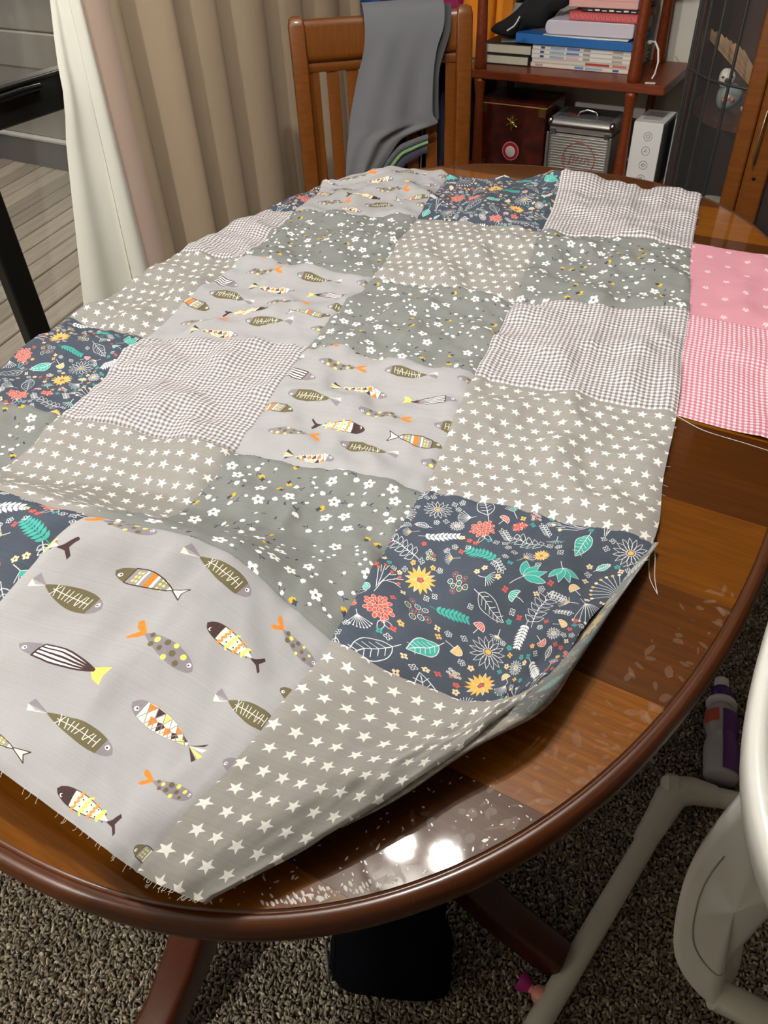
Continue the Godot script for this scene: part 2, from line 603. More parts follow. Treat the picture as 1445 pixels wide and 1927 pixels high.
func motif(P: Paint, kind: int, o: Vector2, s: float, a: float, r: RandomNumberGenerator) -> void:
	var white := c8(226, 228, 228)
	var coral := c8(202, 94, 84)
	var teal := c8(74, 172, 160)
	var gold := c8(228, 178, 92)
	var peach := c8(240, 214, 170)
	var tint: Color = [white, white, white, coral, teal, gold, peach, white][r.randi() % 8]
	var lw := 0.0028
	var X := func(x: float, y: float) -> Vector2: return o + Vector2(x, y).rotated(a) * s
	match kind:
		0: # outlined leaf with veins
			var lp := leaf_pts(X.call(-0.5, 0), a, s, s * 0.24)
			if tint == teal:
				P.poly(lp, teal)
			P.path(lp, lw, white, true)
			P.line(X.call(-0.7, 0), X.call(0.42, 0), lw, white)
			for k in 5:
				var x := -0.35 + k * 0.15
				P.line(X.call(x, 0), X.call(x + 0.12, 0.15), lw * 0.8, white)
				P.line(X.call(x, 0), X.call(x + 0.12, -0.15), lw * 0.8, white)
		1: # fern sprig
			P.line(X.call(-0.6, 0), X.call(0.55, 0), lw, tint)
			for k in 8:
				var x := -0.4 + k * 0.12
				var l := 0.26 * (1.0 - absf(x + 0.05) * 0.6)
				for sg in [-1, 1]:
					P.poly(leaf_pts(X.call(x, 0), a + sg * 0.9, s * l, s * 0.045), tint)
		2: # daisy
			var f: Color = [white, white, white, coral, gold, white][r.randi() % 6]
			for k in 15:
				var b := a + TAU * k / 15
				var lp := leaf_pts(o + Vector2(s * 0.1, 0).rotated(b), b, s * 0.36, s * 0.055)
				if f != white:
					P.poly(lp, f)
				P.path(lp, lw * 0.75, white if f == white or k % 3 == 0 else f, true)
			P.blob(o, Vector2.ONE * s * 0.08, 0, gold if f == white else coral)
		3: # berry branch
			for k in 5:
				var b := a - 1.0 + k * 0.5
				var e: Vector2 = o + Vector2(s * (0.45 + 0.12 * (k % 2)), 0).rotated(b)
				P.line(X.call(-0.5 + 0.1 * k, 0), e, lw, white)
				P.blob(e, Vector2.ONE * s * 0.06, 0, tint if tint != teal else peach)
				P.line(o.lerp(e, 0.6), e + Vector2(s * 0.14, 0).rotated(b + 1.2), lw, white)
			P.line(X.call(-0.7, 0.05), X.call(0.0, 0), lw, white)
		4: # umbel
			for k in 9:
				var b := a - 0.9 + k * 0.225
				var e: Vector2 = X.call(-0.4, 0) + Vector2(s * 0.75, 0).rotated(b)
				P.line(X.call(-0.4, 0), e, lw * 0.8, white)
				P.blob(e, Vector2.ONE * s * 0.045, 0, white if k % 2 == 0 else tint)
			P.line(X.call(-0.7, 0), X.call(-0.4, 0), lw, white)
		5: # striped bud
			var p := PackedVector2Array()
			for k in 13:
				var b := PI * k / 12.0 - PI / 2
				p.append(X.call(cos(b) * 0.42, sin(b) * 0.34))
			var f: Color = [coral, gold, coral, teal][r.randi() % 4]
			P.poly(p, f)
			P.path(p, lw, white, true)
			for k in 4:
				P.line(X.call(0.0, -0.2 + k * 0.13), X.call(0.32, -0.14 + k * 0.09), lw * 0.8, white)
			P.line(X.call(-0.5, 0), X.call(0, 0), lw, white)
		6: # cluster of blossoms
			for k in 9:
				var q: Vector2 = o + Vector2(s * 0.33 * sqrt((k + 0.4) / 9.0), 0).rotated(k * 2.4)
				P.path(Paint.ring(q, Vector2.ONE * s * 0.085, 0, 7), lw * 0.9, [white, peach, coral][r.randi() % 3], true)
				P.blob(q, Vector2.ONE * s * 0.03, 0, tint)
		7: # paired leaf twig, outlined
			P.line(X.call(-0.6, 0), X.call(0.5, 0), lw, white)
			for k in 5:
				var x := -0.42 + k * 0.2
				for sg in [-1, 1]:
					P.path(leaf_pts(X.call(x, 0), a + sg * 1.0, s * 0.3, s * 0.075), lw * 0.85, white, true)
			P.path(leaf_pts(X.call(0.45, 0), a, s * 0.28, s * 0.07), lw * 0.85, white, true)
		8: # thistle fan
			for k in 8:
				var b := a - 1.0 + k * 0.285
				P.line(o, o + Vector2(s * 0.55, 0).rotated(b), lw * 0.8, white)
				P.blob(o + Vector2(s * 0.55, 0).rotated(b), Vector2.ONE * s * 0.02, 0, white)
			var p := PackedVector2Array([o])
			for k in 9:
				p.append(o + Vector2(s * 0.24, 0).rotated(a - 0.9 + k * 0.225))
			P.poly(p, teal if tint == white else tint)
			P.line(o, X.call(-0.5, 0.06), lw, white)
		9: # solid leaf trio
			for k in 4:
				var b := a + (k - 1.5) * 0.62
				P.poly(leaf_pts(o, b, s * 0.55, s * 0.12), teal)
				P.path(leaf_pts(o, b, s * 0.55, s * 0.12), lw * 0.7, white, true)
			P.line(o, X.call(-0.4, 0), lw, white)
		10: # scaly round bloom
			for k in 26:
				var q: Vector2 = o + Vector2(s * 0.4 * sqrt((k + 0.5) / 26.0), 0).rotated(k * 2.4)
				P.blob(q, Vector2(s * 0.085, s * 0.065), k * 2.4, coral if k % 1 == 0 else peach)
				P.path(Paint.ring(q, Vector2(s * 0.08, s * 0.06), k * 2.4, 7), lw * 0.6, c8(244, 200, 184), true)
			for sg in [-1, 1]:
				P.path(leaf_pts(X.call(-0.4, 0), a + PI + sg * 0.7, s * 0.35, s * 0.08), lw * 0.8, white, true)

func flora_cloth(size := 1280) -> Paint:
	var P := Paint.new(size, size, c8(73, 80, 92))
	P.wrap = true
	var r := RandomNumberGenerator.new()
	r.seed = 77
	var big := scatter(30, 0.070, r, [])
	var mid := scatter(52, 0.033, r, big)
	var small := scatter(130, 0.0145, r, big + mid)
	var k := 0
	for e in big:
		motif(P, [1, 2, 0, 3, 7, 10, 1, 9, 2, 6, 4, 0][k % 12], e[0], r.randf_range(0.125, 0.165), r.randf() * TAU, r)
		k += 1
	for e in mid:
		motif(P, [5, 8, 0, 4, 6, 2, 5, 7, 8][k % 9], e[0], r.randf_range(0.062, 0.078), r.randf() * TAU, r)
		k += 1
	for e in small:
		var a := r.randf() * TAU
		var c: Color = [c8(226, 228, 228), c8(226, 228, 228), c8(226, 228, 228), c8(202, 94, 84), c8(226, 176, 104), c8(74, 160, 150), c8(232, 206, 164)][r.randi() % 7]
		var n5 := 4 + r.randi() % 2
		for q in n5:
			var o: Vector2 = e[0] + Vector2(0.0075, 0).rotated(a + TAU * q / n5)
			if c.r > 0.85 and c.b > 0.85:
				P.path(Paint.ring(o, Vector2(0.0062, 0.005), a + TAU * q / n5, 7), 0.0022, c, true)
			else:
				P.blob(o, Vector2(0.0062, 0.005), a + TAU * q / n5, c, 8)
		P.blob(e[0], Vector2.ONE * 0.003, 0, c8(73, 80, 92), 6)
	P.grain(3, 4)
	return P

func pink_print() -> ImageTexture:
	var P := Paint.new(256, 256, c8(200, 140, 153))
	P.wrap = true
	for e in [[0.25, 0.25], [0.75, 0.75]]:
		var o := Vector2(e[0], e[1])
		for q in 5:
			P.blob(o + Vector2(0.05, 0).rotated(TAU * q / 5 + 0.3), Vector2(0.042, 0.026), TAU * q / 5 + 0.3, c8(228, 200, 208))
		P.blob(o, Vector2(0.02, 0.02), 0, c8(200, 140, 153))
	P.grain(4, 3)
	return P.tex()

# ------------------------------------------------------------------ grain and relief textures
func wood_tex(light: Color, dark: Color, seed_: int, w := 512, h := 512) -> ImageTexture:
	var f := FastNoiseLite.new()
	f.seed = seed_
	f.noise_type = FastNoiseLite.TYPE_SIMPLEX_SMOOTH
	f.frequency = 0.02
	f.fractal_octaves = 4
	var im := Image.create_empty(w, h, false, Image.FORMAT_RGB8)
	for y in h:
		for x in w:
			var wob := f.get_noise_2d(x * 0.25, y * 0.8) * 6.0
			var t := 0.5 + 0.42 * f.get_noise_2d(x * 0.22, y * 4.0 + wob) + 0.35 * f.get_noise_2d(x * 0.9 + 400.0, y * 22.0)
			im.set_pixel(x, y, dark.lerp(light, clampf(t, 0, 1)))
	return ImageTexture.create_from_image(im)

func wood_mat(t: Texture2D, tint: Color, rough: float, scale: float, coat := 0.0) -> StandardMaterial3D:
	var m := mat(tint, rough)
	m.albedo_texture = t
	m.uv1_scale = Vector3.ONE * scale
	if coat > 0:
		m.clearcoat_enabled = true
		m.clearcoat = coat
		m.clearcoat_roughness = 0.12
	return m

func noise_tex(freq: float, a: Color, b: Color, seed_: int, normal := 0.0) -> NoiseTexture2D:
	var f := FastNoiseLite.new()
	f.seed = seed_
	f.frequency = freq
	f.fractal_octaves = 3
	var t := NoiseTexture2D.new()
	t.width = 256
	t.height = 256
	t.seamless = true
	t.noise = f
	if normal > 0:
		t.as_normal_map = true
		t.bump_strength = normal
	else:
		var g := Gradient.new()
		g.set_color(0, a)
		g.set_color(1, b)
		t.color_ramp = g
	return t

# ------------------------------------------------------------------ the scene
const SKY_ENERGY := 2.4
const EXPOSURE := 0.76
var LAMPS := [
	[Vector3(-0.10, 2.3, 0.05), 2.25, 6.0, "unseen white ceiling lamp with two globe bulbs above the dining table", [Vector3(0.0, 0, 0.0), Vector3(0.125, 0, -0.03)]],
	[Vector3(-0.5, 2.3, 2.3), 4.2, 6.0, "unseen white ceiling lamp behind the camera, placed to light the carpet", [Vector3(0.03, 0, 0.0)]],
]
const TC := Vector2(-0.0515, 0.0029)     # table centre
const TA := 0.5196
const TB := 0.8114
const TN := 2.53
const TH := -0.0686

func table_r(p: Vector3) -> float:
	var q := Vector2(p.x, p.z) - TC
	var u := absf(q.x * cos(TH) + q.y * sin(TH)) / TA
	var v := absf(-q.x * sin(TH) + q.y * cos(TH)) / TB
	return pow(pow(u, TN) + pow(v, TN), 1.0 / TN)

func table_edge(a: float, inset: float) -> Vector2:
	var f := func(t: float) -> Vector2:
		var u := TA * signf(cos(t)) * pow(absf(cos(t)), 2.0 / TN)
		var v := TB * signf(sin(t)) * pow(absf(sin(t)), 2.0 / TN)
		return TC + Vector2(u * cos(TH) - v * sin(TH), u * sin(TH) + v * cos(TH))
	var p: Vector2 = f.call(a)
	var q := (p - TC).rotated(-TH)
	var g := Vector2(signf(q.x) * pow(absf(q.x / TA), TN - 1) / TA, signf(q.y) * pow(absf(q.y / TB), TN - 1) / TB).normalized().rotated(TH)
	return p - g * inset

func drape(p: Vector3) -> Vector3:
	var r := table_r(p)
	if r <= 1.0 or p.y > 0.80:
		return p
	var c := Vector3(TC.x, p.y, TC.y)
	var b := c + (p - c) / r
	var dir := (p - b).normalized()
	var d := p.distance_to(b)
	const R := 0.022
	if d < R * PI / 2:
		return b + dir * R * sin(d / R) + Vector3.DOWN * R * (1.0 - cos(d / R))
	return b + dir * (R + 0.06 * (d - R)) + Vector3.DOWN * (R + (d - R * PI / 2))

func lat(i: int, j: int) -> Vector3:
	i = clampi(i, 0, 8)
	j = clampi(j, 0, 12)
	return Vector3(LAT[j][i * 3], LAT[j][i * 3 + 1], LAT[j][i * 3 + 2]) / 1000.0

func quilt_base(u: float, v: float) -> Vector3:
	var x := u * 2.0
	var y := v * 2.0
	var i := clampi(floori(x), 0, 7)
	var j := clampi(floori(y), 0, 11)
	var rows := []
	for b in range(-1, 3):
		var q := []
		for a in range(-1, 3):
			var ii := i + a
			var jj := j + b
			var p := lat(ii, jj)
			if ii < 0 or ii > 8:
				p = p * 2.0 - lat(clampi(ii, 0, 8) + (1 if ii < 0 else -1), jj)
			if jj < 0 or jj > 12:
				p = p * 2.0 - lat(ii, clampi(jj, 0, 12) + (1 if jj < 0 else -1))
			q.append(p)
		rows.append(q[1].cubic_interpolate(q[2], q[0], q[3], x - i))
	return rows[1].cubic_interpolate(rows[2], rows[0], rows[3], y - j)

func quilt_pt(u: float, v: float) -> Vector3:
	var p := quilt_base(u, v)
	var near := smoothstep(4.3, 5.0, v)
	var edge_u := u
	if u > 3.0 and v > 5.0:
		u = 3.0 + (u - 3.0) * (1.0 - 0.75 * (v - 5.0))
	var n1 := noise.get_noise_2d(u * 100.0, v * 100.0)
	var n2 := noise.get_noise_2d(u * 320.0 + 90.0, v * 240.0 + 40.0)
	var n3 := noise.get_noise_2d(u * 620.0 + v * 300.0, v * 560.0 - u * 200.0)
	var h := maxf(n1 + 0.25, 0.0) * 0.0145 + maxf(n2 + 0.15, 0.0) * 0.0045 + n3 * 0.0012
	h *= lerpf(1.0, 0.6, near)
	# pressed fold lines of the cloth
	for c in [2.5, 3.52]:
		var t := absf(u - c - 0.012 * sin(v * 3.0))
		h += 0.005 * exp(-t / 0.03) * (1.0 - 0.5 * near)
	for c in [0.5, 2.5, 3.45, 4.55, 5.5]:
		h += 0.0022 * exp(-absf(v - c - 0.01 * sin(u * 4.0)) / 0.03) * smoothstep(0.1, 0.4, absf(sin(u * 2.3 + c)))
	# seams pull the cloth down
	var du := absf(edge_u - roundf(edge_u))
	var dv := absf(v - roundf(v))
	h -= 0.003 * (exp(-du / 0.009) + exp(-dv / 0.009))
	p.y = maxf(p.y + h, 0.7512)
	if u < 2.3:
		p = drape(p)
	return p

func tri_mat(m: StandardMaterial3D, scale: float) -> StandardMaterial3D:
	m.uv1_triplanar = true
	m.uv1_world_triplanar = true
	m.uv1_scale = Vector3.ONE * scale
	return m

func omni(at: Vector3, energy: float, size: float, c: Color, parent: Node) -> void:
	var l := OmniLight3D.new()
	l.name = "bulb_light"
	l.light_energy = energy
	l.light_size = size
	l.light_color = c
	l.omni_range = 12.0
	l.omni_attenuation = 2.0
	l.shadow_enabled = true
	parent.add_child(l, true)
	l.position = at

func _ready() -> void:
	# ---------------------------------------------------------------- camera, sky, exposure
	var cam := Camera3D.new()
	cam.name = "camera"
	add_child(cam)
	cam.fov = 67.316
	cam.near = 0.02
	var cx := Vector3(0.85922747, -0.04009533, -0.51002012)
	var cy := Vector3(-0.31413794, 0.74549914, -0.58783364)
	cam.transform = Transform3D(Basis(cx, cy, cx.cross(cy)).orthonormalized(), Vector3(0.43451, 1.31265, 0.86762))
	var we := WorldEnvironment.new()
	we.name = "environment"
	var env := Environment.new()
	env.background_mode = Environment.BG_SKY
	var sky := Sky.new()
	var ps := ProceduralSkyMaterial.new()
	ps.sky_top_color = Color(0.66, 0.66, 0.67)
	ps.sky_horizon_color = Color(0.74, 0.73, 0.71)
	ps.ground_bottom_color = Color(0.3, 0.3, 0.3)
	ps.ground_horizon_color = Color(0.6, 0.6, 0.6)
	ps.energy_multiplier = SKY_ENERGY
	sky.sky_material = ps
	env.sky = sky
	env.tonemap_mode = Environment.TONE_MAPPER_LINEAR
	env.tonemap_exposure = EXPOSURE
	env.sdfgi_enabled = true
	env.ssao_enabled = true
	env.ssil_enabled = true
	we.environment = env
	add_child(we)

	noise.seed = 11
	noise.frequency = 0.02
	noise.fractal_octaves = 2
	rng.seed = 5

	# ---------------------------------------------------------------- materials
	var wood_t := wood_tex(c8(184, 112, 14), c8(134, 76, 6), 3)
	var wood_fine := wood_tex(c8(164, 98, 48), c8(112, 60, 28), 8, 256, 256)
	M.plank = []
	for k in 4:
		var tint: Color = [c8(188, 184, 148), c8(128, 119, 92), c8(160, 154, 122), c8(112, 102, 80)][k]  # tints differ per plank, imitating the sheen that alternates across them
		M.plank.append(wood_mat(wood_t, tint, 0.42, 2.6, 0.5))
		M.plank[k].metallic_specular = 0.22
		M.plank[k].clearcoat_roughness = 0.045
	M.rim = wood_mat(wood_t, c8(122, 100, 86), 0.36, 2.0, 0.35)
	M.leg = wood_mat(wood_t, c8(112, 76, 66), 0.35, 3.0, 0.3)
	M.chair = wood_mat(wood_tex(c8(176, 112, 44), c8(136, 80, 26), 9, 256, 256), c8(190, 176, 150), 0.38, 3.0, 0.25)
	M.shelf = wood_mat(wood_fine, c8(215, 165, 135), 0.4, 3.0, 0.1)
	M.cabinet = wood_mat(wood_fine, c8(120, 92, 78), 0.4, 3.0, 0.2)
	M.dark = mat(c8(20, 20, 22), 0.5)
	M.black_cloth = mat(c8(24, 24, 27), 0.95)
	M.navy = mat(c8(9, 10, 16), 1.0)
	M.navy.metallic_specular = 0.15
	M.wall = mat(c8(205, 200, 188), 0.9)
	M.white_plastic = mat(c8(226, 224, 218), 0.28)
	M.chrome = mat(c8(205, 205, 208), 0.22, 1.0)
	M.brass = mat(c8(205, 175, 95), 0.3, 1.0)
	M.alu_dark = mat(c8(34, 33, 31), 0.35, 0.5)
	M.pane = mat(Color(0.9, 0.93, 0.92, 0.025), 0.02)
	M.pane.metallic_specular = 0.45
	M.cabinet_pane = mat(Color(0.9, 0.9, 0.9, 0.02), 0.02)
	M.cabinet_pane.metallic_specular = 0.06
	M.cabinet_pane.transparency = BaseMaterial3D.TRANSPARENCY_ALPHA
	M.pane.transparency = BaseMaterial3D.TRANSPARENCY_ALPHA
	M.lead = mat(c8(92, 92, 94), 0.35, 0.8)
	M.paper = mat(c8(226, 220, 200), 0.9)
	M.white = mat(c8(230, 228, 224), 0.7)
	M.white_thread = mat(c8(225, 222, 215), 0.9)

	room()
	table()
	quilt()
	pink_quilt()
	curtain()
	chair()
	garment()
	shelf_unit()
	shelf_contents()
	cabinet()
	high_chair()
	floor_things()
	wall_things()
	added_outdoor_lamp()
	carpet()

# ------------------------------------------------------------------ setting
func room() -> void:
	var carpet_m := mat(c8(112, 103, 90), 1.0)
	carpet_m.albedo_texture = noise_tex(0.09, c8(120, 110, 98), c8(205, 195, 180), 2)
	tri_mat(carpet_m, 6.0)
	struct("floor", span(Vector3(-1.46, -0.12, -2.12), Vector3(3.0, 0.0, 3.2)), carpet_m)
	struct("ceiling", span(Vector3(-1.56, 2.4, -2.12), Vector3(3.1, 2.5, 3.3)), mat(c8(190, 187, 180), 0.95))
	struct("wall_back", span(Vector3(-1.56, 0.0, -2.12), Vector3(3.1, 2.4, -2.02)), M.wall)
	var wall2 := mat(c8(140, 132, 120), 0.95)
	struct("wall_right", span(Vector3(3.0, 0.0, -2.02), Vector3(3.1, 2.4, 3.2)), wall2)
	struct("wall_added_partition", span(Vector3(-0.07, 0.0, 1.28), Vector3(3.0, 2.4, 1.38)), wall2)  # added out of view to keep the right-hand floor in shade
	struct("wall_front", span(Vector3(-1.56, 0.0, 3.2), Vector3(3.1, 2.4, 3.3)), wall2)
	var wl := Geo.new()
	wl.box(Vector3(-1.51, 2.26, 0.6), Vector3(0.1, 0.28, 5.2), 0.004)
	wl.box(Vector3(-1.51, 1.06, -1.82), Vector3(0.1, 2.12, 0.4), 0.004)
	wl.box(Vector3(-1.51, 1.06, 2.3), Vector3(0.1, 2.12, 1.8), 0.004)
	struct("wall_left", wl, M.wall)
	struct("baseboard_back", span(Vector3(-1.46, 0.0, -2.02), Vector3(3.0, 0.09, -2.005), 0.004), M.white)
	# sliding glass door in the left wall
	var w := Node3D.new()
	w.name = "window_1"
	w.set_meta("kind", "structure")
	add_child(w)
	obj("frame", span(Vector3(-1.47, 2.06, -1.62), Vector3(-1.4, 2.12, 1.4)), M.alu_dark, w)
	obj("sill_track", span(Vector3(-1.48, 0.0, -1.62), Vector3(-1.38, 0.035, 1.4)), M.alu_dark, w)
	obj("stile", span(Vector3(-1.44, 0.035, -0.313), Vector3(-1.4, 2.06, -0.243), 0.004), M.alu_dark, w)
	obj("stile", span(Vector3(-1.44, 0.035, -1.62), Vector3(-1.4, 2.06, -1.56), 0.004), M.alu_dark, w)
	obj("stile", span(Vector3(-1.47, 0.035, 1.34), Vector3(-1.42, 2.06, 1.4), 0.004), M.alu_dark, w)
	var rail := Geo.new()
	rail.box(Vector3(-1.42, 0.845, -0.94), Vector3(0.045, 0.088, 1.24), 0.004)
	rail.box(Vector3(-1.415, 0.884, -0.94), Vector3(0.052, 0.008, 1.24), 0.002)
	obj("rail", rail, M.alu_dark, w)
	obj("glass_pane", span(Vector3(-1.425, 0.035, -1.56), Vector3(-1.419, 0.80, -0.313), 0.0005), M.pane, w)
	obj("glass_pane", span(Vector3(-1.425, 0.888, -1.56), Vector3(-1.419, 2.06, -0.313), 0.0005), M.pane, w)
	obj("glass_pane", span(Vector3(-1.455, 0.035, -0.243), Vector3(-1.449, 2.06, 1.34), 0.0005), M.pane, w)
	var hd := Geo.new()
	hd.tube([Vector3(-1.40, 0.868, -0.485), Vector3(-1.375, 0.866, -0.485)], 0.009, 10)
	hd.sweep([Vector3(-1.375, 0.872, -0.495), Vector3(-1.372, 0.874, -0.44), Vector3(-1.372, 0.872, -0.37), Vector3(-1.376, 0.868, -0.355)], PackedVector2Array([Vector2(-0.008, -0.007), Vector2(0.008, -0.007), Vector2(0.01, 0), Vector2(0.008, 0.007), Vector2(-0.008, 0.007), Vector2(-0.01, 0)]))
	obj("door_handle", hd, mat(c8(40, 42, 44), 0.15, 0.8), w, "dark polished lever handle")
	# deck outside
	var deck_t := wood_tex(c8(196, 184, 164), c8(146, 134, 116), 21, 256, 256)
	var deck := Node3D.new()
	deck.name = "trim_1"
	deck.set_meta("kind", "structure")
	add_child(deck)
	deck.position = Vector3(-1.62, -0.075, -0.4)
	deck.rotation.y = 0.245
	for k in 26:
		var m := wood_mat(deck_t, Color.WHITE.darkened(rng.randf_range(0.0, 0.22)), 0.75, 3.0)
		var g := Geo.new()
		var x := 0.95 - k * 0.112
		var o := Vector3(x, rng.randf_range(-0.002, 0.002), -0.1)
		g.box(o, Vector3(0.102, 0.03, 4.2), 0.004)
		for q in g.uv.size():
			g.uv[q] = Vector2(g.v[q].z * 0.6 + k * 0.37, g.v[q].x * 1.5 + g.v[q].y)
		obj("deck_board", g, m, deck)
	obj("joist", span(Vector3(-2.2, -0.12, -2.2), Vector3(1.0, -0.02, 2.0)), mat(c8(30, 28, 26), 1.0), deck)
	var ew := Node3D.new()
	ew.name = "wall_outside"
	ew.set_meta("kind", "structure")
	add_child(ew)
	obj("upstand", span(Vector3(-5.2, -0.3, -2.2), Vector3(-1.57, 0.085, -2.06)), mat(c8(96, 92, 88), 0.8), ew)
	obj("cap", span(Vector3(-5.2, 0.085, -2.2), Vector3(-1.57, 0.1, -2.045)), mat(c8(190, 186, 178), 0.7), ew)
	for k in 14:
		obj("weatherboard", span(Vector3(-5.2, 0.1 + k * 0.17, -2.2), Vector3(-1.57, 0.265 + k * 0.17, -2.08 - 0.012 * (k % 2)), 0.006), mat(c8(150, 142, 130), 0.8), ew)  # paler board colour stands in for the curtain reflected in the glass
	for k in 20:
		obj("fence_board", span(Vector3(-5.1, -0.3, -2.05 + k * 0.18), Vector3(-5.07, 1.75, -1.88 + k * 0.18), 0.004), mat(c8(96, 92, 86).darkened(rng.randf_range(0, 0.2)), 0.9), ew)
	# out-of-view ceiling lamps: one above the table, one placed to light the carpet
	for e in LAMPS:
		var l := thing("unseen_ceiling_lamp", e[3], "lamp", Vector3(e[0].x, 2.4, e[0].z))
		var g := Geo.new()
		g.lathe([[0.0, 0.0], [0.09, 0.0], [0.1, -0.012], [0.1, -0.03], [0.0, -0.032]], Vector3.ZERO, 28)
		obj("base_plate", g, M.white, l)
		for o in e[4]:
			var s := Geo.new()
			s.tube([Vector3(o.x * 0.6, -0.02, o.z * 0.6), Vector3(o.x, -0.055, o.z)], 0.012, 8, [], Vector3.FORWARD)
			obj("arm", s, M.white, l)
			var b := Geo.new()
			var pr := []
			for k in 13:
				pr.append([0.048 * sin(PI * k / 12.0), 0.048 * cos(PI * k / 12.0)])
			b.lathe(pr, o + Vector3(0, -0.1, 0), 20)
			var bm := mat(c8(255, 244, 226), 0.5)
			bm.emission_enabled = true
			bm.emission = c8(255, 251, 244)
			bm.emission_energy_multiplier = e[2]
			obj("bulb", b, bm, l)
			omni(o + Vector3(0.02, -0.185, 0.03), e[1] / e[4].size(), 0.03, c8(255, 252, 246), l)

func plank_poly(z0: float, z1: float) -> PackedVector2Array:
	var outline := PackedVector2Array()
	for k in 180:
		outline.append(table_edge(TAU * k / 180.0, 0.0152))
	var rect := PackedVector2Array([Vector2(-1, z0), Vector2(1, z0), Vector2(1, z1), Vector2(-1, z1)])
	var r := Geometry2D.intersect_polygons(outline, rect)
	return r[0] if r.size() else PackedVector2Array()

func table() -> void:
	var t := thing("dining_table", "oval polished brown wooden pedestal table under the patchwork cloth", "table", Vector3.ZERO)
	var zs := [-0.82, -0.70, -0.56, -0.415, -0.27, -0.128, 0.017, 0.168, 0.30, 0.437, 0.575, 0.70, 0.83]
	var flat := Basis(Vector3.RIGHT, Vector3.BACK, Vector3.DOWN)
	for k in zs.size() - 1:
		var p := plank_poly(zs[k] + 0.0001, zs[k + 1] - 0.0001)
		if p.size() > 2:
			var g := Geo.new()
			g.prism(p, Vector3(0, 0.75, 0), flat, 0.02)
			for q in g.uv.size():
				g.uv[q] += Vector2(k * 0.37, k * 0.21)
			obj("plank", g, M.plank[(k * 3 + 1) % 4], t)
	# rim: groove, bullnose and the moulding beneath
	var prof := [[0.0155, 0.7498], [0.0138, 0.7480], [0.0122, 0.7488], [0.0105, 0.7503], [0.0065, 0.7496], [0.0032, 0.7468], [0.0009, 0.742], [0.0, 0.736], [0.001, 0.7295], [0.004, 0.7248], [0.009, 0.7228], [0.011, 0.718], [0.015, 0.7125], [0.024, 0.7095], [0.06, 0.7095], [0.06, 0.735]]
	var pts := PackedVector3Array()
	var uvs := PackedVector2Array()
	for e in prof:
		for k in 241:
			var q := table_edge(TAU * (k % 240) / 240.0, e[0])
			pts.append(Vector3(q.x, e[1], q.y))
			uvs.append(Vector2(k * 0.009, e[0] * 2.0 + e[1] * 2.0))
	var rim := Geo.new()
	rim.grid(pts, prof.size(), 241, false, uvs)
	obj("rim", rim, M.rim, t)
	var ap := Geo.new()
	var ap_pts := PackedVector3Array()
	for y in [0.73, 0.64, 0.64, 0.73]:
		for k in 120:
			var q := table_edge(TAU * k / 120.0, 0.13 if ap_pts.size() < 240 else 0.15)
			ap_pts.append(Vector3(q.x, y, q.y))
	ap.grid(ap_pts, 4, 120, true)
	obj("apron", ap, M.leg, t)
	obj("under_board", span(Vector3(-0.4, 0.71, -0.6), Vector3(0.3, 0.729, 0.6)), M.leg, t)
	for s in [1.0, -1.0]:
		var c := Vector3(-0.05, 0, 0.40 * s)
		var g := Geo.new()
		g.lathe([[0.0, 0.20], [0.04, 0.20], [0.055, 0.23], [0.055, 0.42], [0.062, 0.43], [0.05, 0.45], [0.036, 0.50], [0.045, 0.58], [0.06, 0.64], [0.09, 0.68], [0.12, 0.70], [0.12, 0.712], [0.0, 0.712]], c, 24)
		obj("pedestal_column", g, M.leg, t)
		for d in [Vector3.RIGHT, Vector3.LEFT, Vector3.BACK, Vector3.FORWARD]:
			var path := []
			for e in [[0.04, 0.385], [0.1, 0.36], [0.17, 0.285], [0.23, 0.2], [0.29, 0.125], [0.35, 0.075], [0.41, 0.045], [0.455, 0.028]]:
				path.append(c + d * e[0] + Vector3.UP * e[1])
			var lg := Geo.new()
			lg.sweep(path, PackedVector2Array([Vector2(-0.026, -0.03), Vector2(0.026, -0.03), Vector2(0.03, -0.024), Vector2(0.03, 0.02), Vector2(0.02, 0.03), Vector2(-0.02, 0.03), Vector2(-0.03, 0.02), Vector2(-0.03, -0.024)]), Vector3.UP, [1.25, 1.2, 1.1, 1.0, 0.95, 0.9, 0.88, 0.85])
			obj("leg", lg, M.leg, t)
	# dried white residue along the near edge: hundreds of tiny flakes and a crust
	var fl := Geo.new()
	var r := RandomNumberGenerator.new()
	r.seed = 41
	var flake := func(fl: Geo, o: Vector2, rx: float, rz: float, ang: float, hh: float) -> void:
		var mid := Vector3(o.x, 0.75 + hh, o.y)
		var ring := []
		for k in 7:
			var a := TAU * k / 7
			var q := Vector2(cos(a) * rx, sin(a) * rz).rotated(ang) * r.randf_range(0.75, 1.15)
			ring.append(Vector3(o.x + q.x, 0.7503, o.y + q.y))
		for k in 7:
			fl.tri(mid, ring[k], ring[(k + 1) % 7], Vector3.UP)
	for k in 240:
		var a := r.randf_range(0.78, 1.36)
		var inn := 0.018 + 0.15 * pow(r.randf(), 1.5)
		var s := r.randf_range(0.0003, 0.0008) * (2.0 if r.randf() < 0.08 else 1.0)
		flake.call(fl, table_edge(a, inn), s * r.randf_range(1.0, 3.6), s, r.randf() * TAU, 0.0003)
	for k in 60:
		var a := lerpf(1.0, 1.19, r.randf())
		var s := r.randf_range(0.0008, 0.0022)
		flake.call(fl, table_edge(a, 0.0185 + 0.008 * pow(r.randf(), 2.0)), s * 1.3, s * 0.6, -a + 1.57, 0.0005)
	var res := mat(Color(c8(215, 210, 205), 0.7), 0.3)
	res.transparency = BaseMaterial3D.TRANSPARENCY_ALPHA
	obj("dried_residue", fl, res, t, "white dried flakes along the near rim").set_meta("kind", "stuff")
